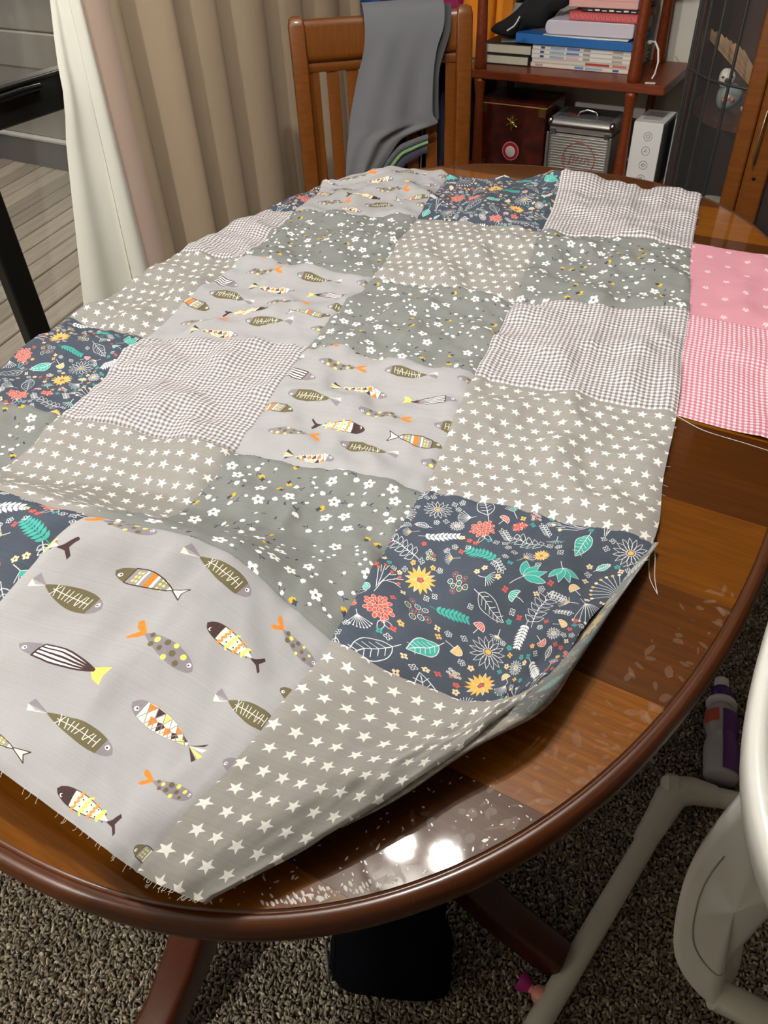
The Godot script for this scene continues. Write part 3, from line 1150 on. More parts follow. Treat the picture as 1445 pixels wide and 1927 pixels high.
	# milky rings and blooms in the varnish further along
	fl = Geo.new()
	for k in 120:
		var a := r.randf_range(0.30, 1.02)
		var inn := 0.019 + 0.04 * pow(r.randf(), 2.0)
		var s := r.randf_range(0.001, 0.0055)
		flake.call(fl, table_edge(a, inn), s * r.randf_range(0.8, 2.0), s * r.randf_range(0.4, 1.0), r.randf() * TAU, 0.0002)
	var bl := mat(Color(c8(205, 178, 155), 0.10), 0.3)
	bl.transparency = BaseMaterial3D.TRANSPARENCY_ALPHA
	obj("milky_bloom", fl, bl, t, "faint milky marks in the varnish").set_meta("kind", "stuff")

# ------------------------------------------------------------------ patchwork
func quilt() -> void:
	var fish_a := fish_cloth(1280, [["spot", 0.264, 0.038, 0.016, 0.018], ["bone", 0.306, 0.324, 0.051, 0.286], ["wavy", 0.250, 0.199, 0.504, 0.215], ["bone", 0.671, 0.092, 0.378, 0.066], ["stripe", 0.179, 0.5, 0.477, 0.527], ["spot", 0.684, 0.394, 0.429, 0.35], ["brown", 0.624, 0.251, 0.869, 0.259], ["spot", 1.011, 0.132, 0.794, 0.091], ["bone", 0.631, 0.752, 0.316, 0.719], ["diamond", 0.583, 0.56, 0.88, 0.608], ["bone", 1.045, 0.415, 0.786, 0.411], ["wavy", 0.961, 0.282, 1.187, 0.306], ["brown", 0.533, 0.943, 0.805, 0.93], ["spot", 0.973, 0.743, 0.753, 0.76], ["stripe", 0.956, 0.585, 1.191, 0.598], ["wavy", 0.919, 0.95, 1.124, 0.952], ["diamond", -0.285, 0.468, 0.065, 0.496], ["spot", 0.196, 0.675, -0.087, 0.666], ["wavy", 0.149, 0.907, 0.408, 0.914], ["brown", -0.202, 0.173, 0.105, 0.172], ["diamond", 0.577, -0.063, 0.743, -0.039]], 2).tex()
	var fish_b := fish_cloth(1024, [["spot", 0.146, 0.184, 0.423, 0.149], ["bone", 0.527, 0.151, 0.826, 0.108], ["stripe", 0.192, 0.352, -0.148, 0.263], ["diamond", 0.605, 0.34, 0.285, 0.348], ["bone", 0.089, 0.499, 0.415, 0.538], ["stripe", 0.98, 0.301, 0.7, 0.352], ["spot", 0.516, 0.547, 0.8, 0.521], ["wavy", 0.188, 0.661, -0.12, 0.593], ["brown", 0.593, 0.663, 0.295, 0.684], ["spot", 0.107, 0.819, 0.387, 0.774], ["wavy", 0.996, 0.654, 0.717, 0.676], ["bone", 0.504, 0.791, 0.811, 0.78], ["spot", 0.926, 0.102, 1.209, 0.09], ["bone", 0.918, 0.532, 1.211, 0.51], ["spot", 0.924, 0.794, 1.204, 0.787], ["bone", -0.295, 0.159, 0.035, 0.142], ["spot", -0.097, 0.015, 0.201, -0.006], ["brown", 0.531, -0.019, 0.293, 0.002], ["bone", -0.314, 0.807, -0.011, 0.822], ["diamond", 0.535, 0.94, 0.263, 0.951]], 6).tex()
	var gin := gingham(c8(222, 217, 218), c8(172, 166, 167), c8(118, 112, 113))
	var flora := flora_cloth()
	var stars := star_cloth()
	var ditsy := ditsy_cloth().tex()
	var F := {
		"a": cloth_mat(fish_a), "b": cloth_mat(fish_b), "g": cloth_mat(gin, Vector3(40, 40, 1)),
		"s": cloth_mat(stars.tex(), Vector3(3.3, 3.0, 1)), "d": cloth_mat(ditsy), "f": cloth_mat(flora.tex()),
	}
	var names := {"a": "fish print square", "b": "fish print square", "g": "grey gingham square", "s": "taupe square with white stars", "d": "grey square with small white flowers", "f": "navy square with line drawn flowers"}
	var cols := ["fgsfdg", "bdbgsf", "fsdbda", "gdgsfs"]
	var q := thing("patchwork_quilt_top", "unfinished patchwork quilt top of grey and navy printed squares draped over table", "quilt", Vector3(0, 0, 0))
	for c in 4:
		for r in 6:
			var kind: String = cols[c][r]
			var N := 44 if r >= 4 else 36
			var p := PackedVector3Array()
			var uvs := PackedVector2Array()
			var off := Vector2(fmod(c * 0.37 + r * 0.23, 1.0), fmod(c * 0.11 + r * 0.41, 1.0)) if kind in ["d", "f", "s", "g"] else Vector2.ZERO
			for a in N + 1:
				for b in N + 1:
					var u := float(b) / N
					var v := float(a) / N
					p.append(quilt_pt(c + u, r + v))
					var t := Vector2(u, v)
					if c == 3 and r == 5:
						t.x = u * (1.0 - 0.75 * v)
					elif c == 3 and r == 4:
						t.x = u * (1.0 - 0.13 * v)
					uvs.append(t + off)
			var g := Geo.new()
			g.grid(p, N + 1, N + 1, false, uvs)
			obj("fabric_square", g, F[kind], q, names[kind])
	# the folded-under corner that shows its wrong side along the right edge
	var top := [Vector3(0.363, 0.762, 0.260), Vector3(0.350, 0.791, 0.407), Vector3(0.337, 0.801, 0.500), Vector3(0.320, 0.795, 0.543), Vector3(0.297, 0.789, 0.592), Vector3(0.279, 0.783, 0.631), Vector3(0.250, 0.772, 0.668)]
	var bot := [Vector3(0.364, 0.758, 0.257), Vector3(0.361, 0.772, 0.329), Vector3(0.353, 0.782, 0.455), Vector3(0.345, 0.782, 0.513), Vector3(0.309, 0.776, 0.566), Vector3(0.275, 0.770, 0.629), Vector3(0.250, 0.768, 0.668)]
	for e in 2:
		var p := PackedVector3Array()
		var uvs := PackedVector2Array()
		var k0 := 0.0 if e == 0 else 3.0
		var k1 := 3.0 if e == 0 else 6.0
		for a in 25:
			var t := lerpf(k0, k1, a / 24.0)
			var i := mini(int(t), 5)
			var f := t - i
			var A: Vector3 = top[i].cubic_interpolate(top[i + 1], top[maxi(i - 1, 0)], top[mini(i + 2, 6)], f)
			var B: Vector3 = bot[i].cubic_interpolate(bot[i + 1], bot[maxi(i - 1, 0)], bot[mini(i + 2, 6)], f)
			for b in 9:
				var s := b / 8.0
				var z := A.lerp(B, s)
				z += Vector3(0.006, 0.004, 0.0) * sin(PI * s)
				p.append(z)
				uvs.append(Vector2(s * 0.3, t * 0.33) + Vector2(0.2, 0.1))
		var g := Geo.new()
		g.grid(p, 25, 9, false, uvs)
		var bm := cloth_mat(flora.back(c8(150, 150, 142), 0.62) if e == 0 else stars.back(c8(176, 168, 156), 0.55), Vector3.ONE if e == 0 else Vector3(3.3, 3.0, 1))
		obj("folded_corner", g, bm, q, "wrong side of the folded corner showing a faint print")
	# loose threads
	var th := [
		[Vector3(0.362, 0.765, 0.256), Vector3(0.366, 0.756, 0.275), Vector3(0.374, 0.7515, 0.298), Vector3(0.387, 0.7512, 0.316)],
		[Vector3(0.362, 0.765, 0.258), Vector3(0.370, 0.757, 0.270), Vector3(0.378, 0.7515, 0.295), Vector3(0.386, 0.7512, 0.314)],
		[Vector3(0.324, 0.757, 0.020), Vector3(0.36, 0.7504, 0.026), Vector3(0.41, 0.7504, 0.030), Vector3(0.455, 0.7504, 0.034)],
		[Vector3(0.352, 0.785, 0.33), Vector3(0.358, 0.789, 0.328), Vector3(0.364, 0.789, 0.321), Vector3(0.37, 0.787, 0.312)]]
	for e in th:
		var g := Geo.new()
		var fine := []
		for k in 25:
			var t := k / 24.0 * 3.0
			var i := mini(int(t), 2)
			fine.append(e[i].cubic_interpolate(e[i + 1], e[maxi(i - 1, 0)], e[mini(i + 2, e.size() - 1)], t - i) if e.size() > 3 else e[mini(int(t), 1)].lerp(e[mini(int(t) + 1, 2)], minf(t - int(t), 1.0)))
		g.tube(fine, 0.00038, 5)
		obj("loose_thread", g, M.white_thread, q)
	var fr := Geo.new()
	var r := RandomNumberGenerator.new()
	r.seed = 8
	for k in 90:
		var edge := k % 2
		var o: Vector3
		var d: Vector3
		if edge == 0:
			var u := lerpf(2.1, 3.9, r.randf())
			o = quilt_pt(u, 6.0)
			d = (o - quilt_pt(u, 5.9)).normalized()
		else:
			var v := lerpf(0.0, 4.4, r.randf())
			o = quilt_pt(4.0, v)
			d = (o - quilt_pt(3.9, v)).normalized()
		var l := r.randf_range(0.002, 0.005)
		var s := Vector3(r.randf_range(-1, 1), r.randf_range(0, 0.6), r.randf_range(-1, 1))
		fr.tube([o - d * 0.002, o + d * l * 0.6, o + (d + s * 0.5) * l], 0.00018, 4)
	obj("frayed_edge", fr, M.white_thread, q, "short white threads along the raw edges").set_meta("kind", "stuff")

func pink_quilt() -> void:
	var q := thing("pink_patchwork", "pink patchwork piece with flower print and gingham lying at table's right side", "quilt")
	var A := [Vector3(0.195, 0.7518, -0.515), Vector3(0.245, 0.7518, -0.258), Vector3(0.296, 0.7518, 0.010)]
	var B := [Vector3(0.66, 0.7518, -0.53), Vector3(0.70, 0.7518, -0.265), Vector3(0.75, 0.7518, 0.022)]
	for e in 2:
		var N := 40
		var p := PackedVector3Array()
		var uvs := PackedVector2Array()
		for a in N + 1:
			for b in N + 1:
				var u := float(b) / N
				var v := float(a) / N
				var z: Vector3 = A[e].lerp(A[e + 1], v).lerp(B[e].lerp(B[e + 1], v), u)
				var n := noise.get_noise_2d(z.x * 420.0 + 70, z.z * 420.0)
				var h := maxf(n + 0.2, 0.0) * 0.008 + 0.004 * exp(-absf(u - 0.4 + v * 0.04) / 0.03)
				h -= 0.0018 * exp(-minf(v, 1.0 - v) / 0.012)
				z.y = maxf(z.y + h * smoothstep(0.0, 0.25, u), 0.7512)
				z.x += 0.0008 * sin(v * 9.0) * (1.0 if e == 1 else 0.5)
				p.append(drape(z))
				uvs.append(Vector2(u * 1.85, v * 1.05))
		var g := Geo.new()
		g.grid(p, N + 1, N + 1, false, uvs)
		var m: StandardMaterial3D
		if e == 0:
			m = cloth_mat(pink_print(), Vector3(4.2, 4.2, 1))
		else:
			m = cloth_mat(gingham(c8(232, 214, 218), c8(206, 148, 160), c8(186, 114, 132)), Vector3(38, 38, 1))
		obj("fabric_square", g, m, q, "pink square with small pale flowers" if e == 0 else "pink gingham square")

# ------------------------------------------------------------------ curtain
func fold_sheet(zs: Array, xs: Array, y0: float, y1: float, per := 8, flare := 0.0) -> Geo:
	# a hanging sheet whose plan view runs through the points (xs, zs)
	var pl := []
	for k in zs.size() - 1:
		for s in per:
			var a := Vector2(xs[k], zs[k])
			var b := Vector2(xs[k + 1], zs[k + 1])
			var pa := Vector2(xs[maxi(k - 1, 0)], zs[maxi(k - 1, 0)])
			var pb := Vector2(xs[mini(k + 2, xs.size() - 1)], zs[mini(k + 2, xs.size() - 1)])
			pl.append(a.cubic_interpolate(b, pa, pb, float(s) / per))
	pl.append(Vector2(xs[-1], zs[-1]))
	var p := PackedVector3Array()
	var uvs := PackedVector2Array()
	var rows := 34
	for r in rows + 1:
		var t := float(r) / rows
		var y := lerpf(y1, y0, t)
		for k in pl.size():
			var q: Vector2 = pl[k]
			var w := noise.get_noise_2d(q.y * 90.0, y * 40.0) * 0.012 * t
			p.append(Vector3(q.x + w + flare * t * t, y, q.y + w * 0.5))
			uvs.append(Vector2(k / 20.0, y))
	var g := Geo.new()
	g.grid(p, rows + 1, pl.size(), false, uvs)
	return g

func curtain() -> void:
	var c := thing("curtain", "beige floor length curtain with cream lining hanging beside the glass door", "curtain")
	var m := mat(c8(172, 152, 128), 0.95)
	m.rim_enabled = true
	m.rim = 0.15
	var zs := [-0.655, -0.70, -0.745, -0.76, -0.80, -0.86, -0.905, -0.935, -0.965, -1.03, -1.075, -1.095, -1.13, -1.20, -1.28, -1.325, -1.35, -1.42, -1.49, -1.515, -1.56, -1.64, -1.72, -1.75, -1.78, -1.82, -1.86, -1.885]
	var xs := [-1.31, -1.295, -1.30, -1.37, -1.325, -1.27, -1.275, -1.385, -1.30, -1.265, -1.28, -1.385, -1.30, -1.258, -1.275, -1.385, -1.295, -1.268, -1.29, -1.385, -1.30, -1.275, -1.30, -1.36, -1.31, -1.28, -1.31, -1.35]
	obj("drape_panel", fold_sheet(zs, xs, 0.015, 2.25), m, c)
	# pinkish leading hem
	var hem := Geo.new()
	var hp := PackedVector3Array()
	for r in 31:
		var y := lerpf(2.25, 0.015, r / 30.0)
		for k in 9:
			var t := k / 8.0
			hp.append(Vector3(-1.312 + 0.016 * sin(PI * t), y, lerpf(-0.632, -0.742, t)))
	hem.grid(hp, 31, 9)
	obj("leading_hem", hem, mat(c8(194, 170, 154), 0.95), c, "pinkish beige leading hem")
	# lining swinging out towards the glass
	var lm := mat(c8(242, 240, 228), 0.9)
	lm.backlight_enabled = true
	lm.backlight = Color(0.25, 0.25, 0.22)
	for e in 2:
		var lp := PackedVector3Array()
		for r in 41:
			var y := lerpf(2.25, 0.015, r / 40.0)
			var far := lerpf(-0.585, -0.335, clampf((1.04 - y) / 1.04, -0.3, 1.0))
			var mid := lerpf(-0.608, -0.555, clampf((1.04 - y) / 1.04, -0.3, 1.0))
			for k in 13:
				var t := k / 12.0
				if e == 0:
					var bump := 0.012 * sin(PI * t) + 0.01 * sin(PI * 2.0 * t + y * 1.2) + 0.012 * exp(-pow((y - 0.83) / 0.06, 2.0)) * (1.0 - t)
					lp.append(Vector3(-1.335 - 0.035 * (1.0 - t) + bump, y, lerpf(far, mid - 0.004, t)))
				else:
					lp.append(Vector3(-1.322 + 0.014 * sin(PI * t) + 0.008 * t, y, lerpf(mid, -0.636, t)))
		var g := Geo.new()
		g.grid(lp, 41, 13)
		obj("lining", g, lm, c, "cream lining turned towards the glass")
	var rod := Geo.new()
	rod.tube([Vector3(-1.31, 2.265, -2.01), Vector3(-1.31, 2.265, -0.3)], 0.014, 10)
	obj("rod", rod, M.alu_dark, c)

# ------------------------------------------------------------------ chair
const CH := Vector3(-0.793, 0.0, -1.1555)
const CT := 0.6655

func chair() -> void:
	var c := thing("dining_chair", "brown wooden slat back dining chair with grey garment over its backrest", "chair", CH, CT)
	for s in [-1.0, 1.0]:
		var g := Geo.new()
		var x: float = s * 0.2225
		g.sweep([Vector3(x, 0, -0.07), Vector3(x, 0.25, -0.02), Vector3(x, 0.45, 0.0), Vector3(x, 0.7, 0.0), Vector3(x, 0.86, -0.004), Vector3(x, 0.93, -0.012), Vector3(x, 0.945, -0.016), Vector3(x, 0.949, -0.018)],
			PackedVector2Array([Vector2(-0.022, -0.016), Vector2(-0.016, -0.022), Vector2(0.016, -0.022), Vector2(0.022, -0.016), Vector2(0.022, 0.016), Vector2(0.016, 0.022), Vector2(-0.016, 0.022), Vector2(-0.022, 0.016)]), Vector3.BACK, [0.9, 0.95, 1, 1, 1, 1.02, 0.85, 0.5])
		obj("back_post", g, M.chair, c)
		var l := Geo.new()
		l.sweep([Vector3(x * 0.98, 0, 0.40), Vector3(x * 0.98, 0.44, 0.40)], PackedVector2Array([Vector2(-0.02, -0.02), Vector2(0.02, -0.02), Vector2(0.02, 0.02), Vector2(-0.02, 0.02)]), Vector3.BACK, [0.75, 1.0])
		obj("leg", l, M.chair, c)
		obj("side_rail", one_box(Vector3(x, 0.405, 0.2), Vector3(0.022, 0.06, 0.38), 0.003), M.chair, c)
	var tr := Geo.new()
	var path := []
	for k in 9:
		var t := k / 8.0
		path.append(Vector3(lerpf(-0.205, 0.205, t), 0.895 - 0.004 * sin(PI * t), -0.006 - 0.022 * sin(PI * t)))
	tr.sweep(path, PackedVector2Array([Vector2(-0.011, -0.048), Vector2(0.011, -0.048), Vector2(0.013, -0.03), Vector2(0.013, 0.032), Vector2(0.008, 0.047), Vector2(0.0, 0.051), Vector2(-0.008, 0.047), Vector2(-0.013, 0.032), Vector2(-0.013, -0.03)]))
	obj("top_rail", tr, M.chair, c)
	var sr := Geo.new()
	sr.sweep(path.map(func(p: Vector3) -> Vector3: return p - Vector3(0, 0.06, 0)), PackedVector2Array([Vector2(-0.008, -0.012), Vector2(0.008, -0.012), Vector2(0.008, 0.015), Vector2(-0.008, 0.015)]))
	obj("slat_rail", sr, M.chair, c)
	var lr := Geo.new()
	lr.box(Vector3(0, 0.505, -0.012), Vector3(0.41, 0.045, 0.022), 0.003)
	obj("lower_rail", lr, M.chair, c)
	for k in 8:
		var x := -0.191 + k * 0.0546
		var g := Geo.new()
		var dz := -0.028 * sin(PI * (x + 0.205) / 0.41) * 0.9
		g.sweep([Vector3(x, 0.52, -0.012), Vector3(x, 0.68, -0.012 + dz * 0.6), Vector3(x, 0.835, -0.006 + dz)], PackedVector2Array([Vector2(-0.016, -0.006), Vector2(0.016, -0.006), Vector2(0.017, 0), Vector2(0.016, 0.006), Vector2(-0.016, 0.006), Vector2(-0.017, 0)]), Vector3.BACK)
		obj("slat", g, M.chair, c)
	var st := PackedVector2Array([Vector2(-0.235, 0.0), Vector2(0.235, 0.0), Vector2(0.24, 0.36), Vector2(0.22, 0.41), Vector2(0.15, 0.43), Vector2(-0.15, 0.43), Vector2(-0.22, 0.41), Vector2(-0.24, 0.36)])
	var sg := Geo.new()
	sg.prism(st, Vector3(0, 0.462, 0), Basis(Vector3.RIGHT, Vector3.BACK, Vector3.DOWN), 0.026, 0.008)
	obj("seat", sg, M.chair, c)
	obj("front_rail", one_box(Vector3(0, 0.405, 0.40), Vector3(0.40, 0.06, 0.02), 0.003), M.chair, c)

func hang_sheet(rows: Array, z_of: Callable, cols := 18) -> Geo:
	# rows of [y, left, right] with z from the callable
	var p := PackedVector3Array()
	for r in rows:
		for k in cols + 1:
			var t := float(k) / cols
			var x := lerpf(r[1], r[2], t)
			p.append(Vector3(x, r[0], r[3] + z_of.call(x, r[0], t)))
	var g := Geo.new()
	g.grid(p, rows.size(), cols + 1)
	return g

func resample(keys: Array, n: int) -> Array:
	var out := []
	for s in n + 1:
		var t := float(s) / n * (keys.size() - 1)
		var i := mini(int(t), keys.size() - 2)
		var f := t - i
		var r := []
		for e in keys[i].size():
			r.append(cubic_interpolate(keys[i][e], keys[i + 1][e], keys[maxi(i - 1, 0)][e], keys[mini(i + 2, keys.size() - 1)][e], f))
		out.append(r)
	return out

func garment() -> void:
	var g := thing("draped_garment", "plain grey garment folded over the backrest of the wooden chair", "clothing", CH, CT)
	var fm := mat(c8(116, 117, 121), 0.95)
	fm.albedo_texture = noise_tex(0.25, c8(225, 225, 228), c8(255, 255, 255), 4)
	fm.uv1_scale = Vector3(6, 6, 1)
	fm.rim_enabled = true
	fm.rim = 0.2
	var wave := func(x: float, y: float, t: float) -> float:
		var down := clampf((0.95 - y) / 0.25, 0.0, 1.0)
		return down * (0.006 * sin(t * 9.0 + y * 6.0) + 0.004 * sin(t * 17.0 - y * 11.0)) + 0.01 * down * sin(PI * t)
	var front := [[0.78, -0.055, 0.15, -0.062], [0.88, -0.05, 0.158, -0.058], [0.955, -0.048, 0.163, -0.040], [0.972, -0.049, 0.164, -0.012], [0.958, -0.048, 0.164, 0.022], [0.915, -0.048, 0.160, 0.036], [0.867, -0.055, 0.142, 0.038], [0.807, -0.075, 0.132, 0.038], [0.737, -0.094, 0.129, 0.040], [0.705, -0.102, 0.131, 0.041], [0.684, -0.105, 0.144, 0.042], [0.668, -0.108, 0.092, 0.042], [0.648, -0.112, 0.040, 0.042], [0.606, -0.119, 0.005, 0.042], [0.563, -0.124, -0.023, 0.042], [0.49, -0.13, -0.04, 0.042]]
	obj("front_panel", hang_sheet(resample(front, 60), wave), fm, g)
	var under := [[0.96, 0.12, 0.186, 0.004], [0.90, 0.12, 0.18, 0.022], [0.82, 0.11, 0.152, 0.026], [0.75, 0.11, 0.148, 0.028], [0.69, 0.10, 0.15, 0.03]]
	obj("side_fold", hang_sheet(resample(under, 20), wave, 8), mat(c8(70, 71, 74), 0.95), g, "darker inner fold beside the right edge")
	# curved neckline layer with a green band
	var ring := [Vector2(-0.045, 0.50), Vector2(-0.035, 0.545), Vector2(-0.008, 0.592), Vector2(0.03, 0.625), Vector2(0.07, 0.642), Vector2(0.119, 0.652)]
	var lower := [Vector2(0.02, 0.49), Vector2(0.015, 0.53), Vector2(0.028, 0.56), Vector2(0.05, 0.585), Vector2(0.08, 0.60), Vector2(0.118, 0.612)]
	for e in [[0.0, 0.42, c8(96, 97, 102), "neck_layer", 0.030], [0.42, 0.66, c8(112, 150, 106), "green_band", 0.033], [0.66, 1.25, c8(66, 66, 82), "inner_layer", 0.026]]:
		var p := PackedVector3Array()
		for k in 21:
			var t := k / 20.0 * 5.0
			var i := mini(int(t), 4)
			var a: Vector2 = ring[i].cubic_interpolate(ring[i + 1], ring[maxi(i - 1, 0)], ring[mini(i + 2, 5)], t - i)
			var b: Vector2 = lower[i].cubic_interpolate(lower[i + 1], lower[maxi(i - 1, 0)], lower[mini(i + 2, 5)], t - i)
			for s in 6:
				var q := a.lerp(b, lerpf(e[0], e[1], s / 5.0))
				p.append(Vector3(q.x, q.y, e[4] + 0.004 * sin(s / 5.0 * PI) + 0.003 * sin(k * 0.9)))
		var pg := Geo.new()
		pg.grid(p, 21, 6)
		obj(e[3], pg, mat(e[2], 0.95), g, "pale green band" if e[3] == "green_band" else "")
	# dark trousers hanging further right behind the slats
	var d := thing("dark_trousers", "dark navy trousers hanging behind the chair slats next to right post", "clothing", CH, CT)
	var rows := [[0.87, 0.135, 0.196, -0.095], [0.75, 0.135, 0.197, -0.096], [0.62, 0.125, 0.192, -0.095], [0.5, 0.115, 0.185, -0.092]]
	obj("trouser_leg", hang_sheet(resample(rows, 20), func(_x: float, y: float, t: float) -> float: return 0.012 * sin(t * 10.0 + y * 4.0), 12), mat(c8(46, 48, 72), 0.95), d)
	var rows2 := [[0.87, 0.05, 0.12, -0.105], [0.7, 0.05, 0.125, -0.108], [0.5, 0.04, 0.115, -0.102]]
	obj("trouser_leg", hang_sheet(resample(rows2, 20), func(_x: float, y: float, t: float) -> float: return 0.012 * sin(t * 11.0 + y * 5.0), 12), mat(c8(46, 48, 72), 0.95), d)

# ------------------------------------------------------------------ shelf and what stands on it
func shelf_unit() -> void:
	var s := thing("shelf_unit", "reddish brown wooden shelf unit with turned posts against back wall", "shelf")
	obj("shelf_board", span(Vector3(-0.82, 0.687, -2.0), Vector3(-0.155, 0.713, -1.688), 0.003), M.shelf, s)
	obj("shelf_board", span(Vector3(-0.82, 0.378, -2.0), Vector3(-0.10, 0.40, -1.69), 0.003), M.shelf, s)
	obj("shelf_board", span(Vector3(-0.82, 1.08, -2.0), Vector3(-0.155, 1.105, -1.69), 0.003), M.shelf, s)
	obj("shelf_board", span(Vector3(-0.82, 0.06, -2.0), Vector3(-0.155, 0.085, -1.69), 0.003), M.shelf, s)
	for x in [-0.757, -0.256]:
		for z in [-1.707, -1.965]:
			for e in [[0.713, 1.08], [0.40, 0.687], [0.085, 0.378], [0.0, 0.06]]:
				var h: float = e[1] - e[0]
				var g := Geo.new()
				if h < 0.1:
					g.lathe([[0.0, 0.0], [0.016, 0.0], [0.02, 0.03], [0.016, h], [0.0, h]], Vector3(x, e[0], z), 14)
				else:
					g.lathe([[0.0, 0.0], [0.019, 0.0], [0.02, 0.02], [0.018, 0.06], [0.0155, h * 0.5], [0.014, h * 0.8], [0.017, h - 0.03], [0.019, h - 0.01], [0.019, h], [0.0, h]], Vector3(x, e[0], z), 16)
				obj("post", g, M.shelf, s)

func book(called: String, label: String, cat: String, lo: Vector3, hi: Vector3, cover: Material, group := "", spine_front := true) -> Node3D:
	var b := thing(called, label, cat, Vector3(lo.x, lo.y, hi.z), 0, group)
	var d := hi - lo
	var t := 0.0018
	var g := Geo.new()
	g.box(Vector3(d.x / 2, t / 2, -d.z / 2), Vector3(d.x, t, d.z), 0.0004)
	g.box(Vector3(d.x / 2, d.y - t / 2, -d.z / 2), Vector3(d.x, t, d.z), 0.0004)
	if spine_front:
		g.box(Vector3(d.x / 2, d.y / 2, -0.0015), Vector3(d.x, d.y, 0.003), 0.001)
	else:
		g.box(Vector3(d.x - 0.0015, d.y / 2, -d.z / 2), Vector3(0.003, d.y, d.z), 0.001)
	obj("cover", g, cover, b)
	var p := Geo.new()
	p.box(Vector3(d.x / 2 - 0.001, d.y / 2, -d.z / 2), Vector3(d.x - 0.008, d.y - 2 * t, d.z - 0.006), 0.0006)
	obj("pages", p, M.paper, b)
	return b

func shelf_contents() -> void:
	# two dark books, page edges to the front
	var dk := mat(c8(34, 42, 38), 0.6)
	book("dark_book", "dark green book lying page edge forward, lower of two at shelf's left", "book", Vector3(-0.792, 0.714, -1.95), Vector3(-0.620, 0.742, -1.775), dk, "dark books", false)
	book("dark_book", "dark brown book lying page edge forward, upper of two at shelf's left", "book", Vector3(-0.786, 0.743, -1.955), Vector3(-0.615, 0.772, -1.782), mat(c8(52, 44, 40), 0.6), "dark books", false)
	# thin magazines with printed spines
	var lab := ["cream spined magazine at the very bottom of the shelf stack", "white spined magazine second from the stack's bottom, red print", "white spined magazine in the middle of five thin ones", "white spined magazine second from top of the thin five", "white spined magazine topmost of thin five, under blue folder"]
	for k in 5:
		var y := 0.714 + k * 0.0122
		var cv := mat([c8(226, 214, 204), c8(214, 206, 196), c8(226, 224, 216), c8(228, 224, 214), c8(222, 222, 218)][k], 0.5)
		var x0 := -0.617 + [0.0, 0.004, 0.001, 0.001, 0.003][k] as float
		var b := book("magazine", lab[k], "magazine", Vector3(x0, y, -1.98), Vector3(-0.295 + [0.0, 0.002, 0.0, 0.001, -0.002][k] as float, y + 0.0118, -1.785), cv, "thin magazines")
		var bars: Array = [[0.05, 0.13, c8(180, 160, 160)], [0.46, 0.55, c8(96, 130, 190)], [0.57, 0.74, c8(150, 172, 196)], [0.84, 0.9, c8(60, 90, 150)]] if k == 0 else ([[0.56, 0.8, c8(176, 52, 46)], [0.83, 0.97, c8(196, 120, 100)]] if k == 1 else [[0.09, 0.13, c8(52, 70, 120)], [0.19, 0.34, c8(150, 172, 196)], [0.36, 0.49, c8(220, 170, 180) if k == 2 else c8(96, 130, 190)], [0.53, 0.6, c8(150, 150, 150)], [0.82, 0.92, c8(176, 160, 150)]])
		for e in bars:
			var w: float = -0.295 - x0
			obj("spine_print", span(Vector3(w * e[0], 0.0028, 0.0), Vector3(w * e[1], 0.009, 0.0006), 0.0001), mat(e[2], 0.6), b)
	# blue folder
	var bf := thing("blue_folder", "bright blue plastic document folder lying on top of the magazines", "folder", Vector3(-0.67, 0.776, -1.775))
	var g := Geo.new()
	g.prism(PackedVector2Array([Vector2(0, 0.003), Vector2(0.37, 0), Vector2(0.378, 0.002), Vector2(0.376, 0.020), Vector2(0.365, 0.0225), Vector2(0.0, 0.030)]), Vector3(0, 0, -0.2), Basis(), 0.2, 0.0015)
	obj("cover", g, mat(c8(44, 106, 176), 0.35), bf)
	obj("papers", span(Vector3(0.02, 0.0245, -0.198), Vector3(0.36, 0.0282, -0.002), 0.001, ), M.white, bf)
	# lilac binder with a rounded spine
	var lb := thing("lilac_binder", "thick pale lilac binder with rounded spine on the blue folder", "binder", Vector3(-0.578, 0.805, -1.785))
	var lg := Geo.new()
	var pr := PackedVector2Array()
	for k in 9:
		var a := PI / 2 + PI * k / 8.0
		pr.append(Vector2(0.014 + cos(a) * 0.014, 0.0205 + sin(a) * 0.0195))
	pr.append_array([Vector2(0.275, 0.0015), Vector2(0.279, 0.005), Vector2(0.279, 0.035), Vector2(0.275, 0.0395)])
	lg.prism(pr, Vector3(0, 0, -0.19), Basis(), 0.19, 0.003)
	obj("cover", lg, mat(c8(206, 198, 212), 0.6), lb)
	# red patterned notebook
	var rn := book("red_notebook", "coral red notebook with pale scalloped pattern on the lilac binder", "notebook", Vector3(-0.505, 0.846, -1.96), Vector3(-0.292, 0.868, -1.79), mat(c8(206, 88, 92), 0.6))
	for k in 13:
		var h := Geo.new()
		var x := 0.012 + k * 0.0157
		h.tube([Vector3(x - 0.0055, 0.016, 0.0003), Vector3(x - 0.003, 0.007, 0.0003), Vector3(x + 0.003, 0.007, 0.0003), Vector3(x + 0.0055, 0.016, 0.0003)], 0.0009, 5, [], Vector3.BACK)
		obj("scallop", h, mat(c8(232, 168, 164), 0.7), rn)
	var bw := book("black_notebook", "thin black notebook with white marbled edge on the red notebook", "notebook", Vector3(-0.47, 0.869, -1.955), Vector3(-0.293, 0.878, -1.795), mat(c8(32, 32, 36), 0.6))
	for k in 7:
		obj("white_mark", span(Vector3(0.02 + k * 0.022, 0.003, 0.0), Vector3(0.034 + k * 0.022, 0.0055 + 0.002 * (k % 2), 0.0005), 0.0001), M.white, bw)
	var pb := thing("pink_box", "pale pink flat box on top of the book stack", "box", Vector3(-0.512, 0.879, -1.795))
	obj("body", span(Vector3(0, 0, -0.16), Vector3(0.212, 0.032, 0), 0.002), mat(c8(226, 170, 164), 0.7), pb)
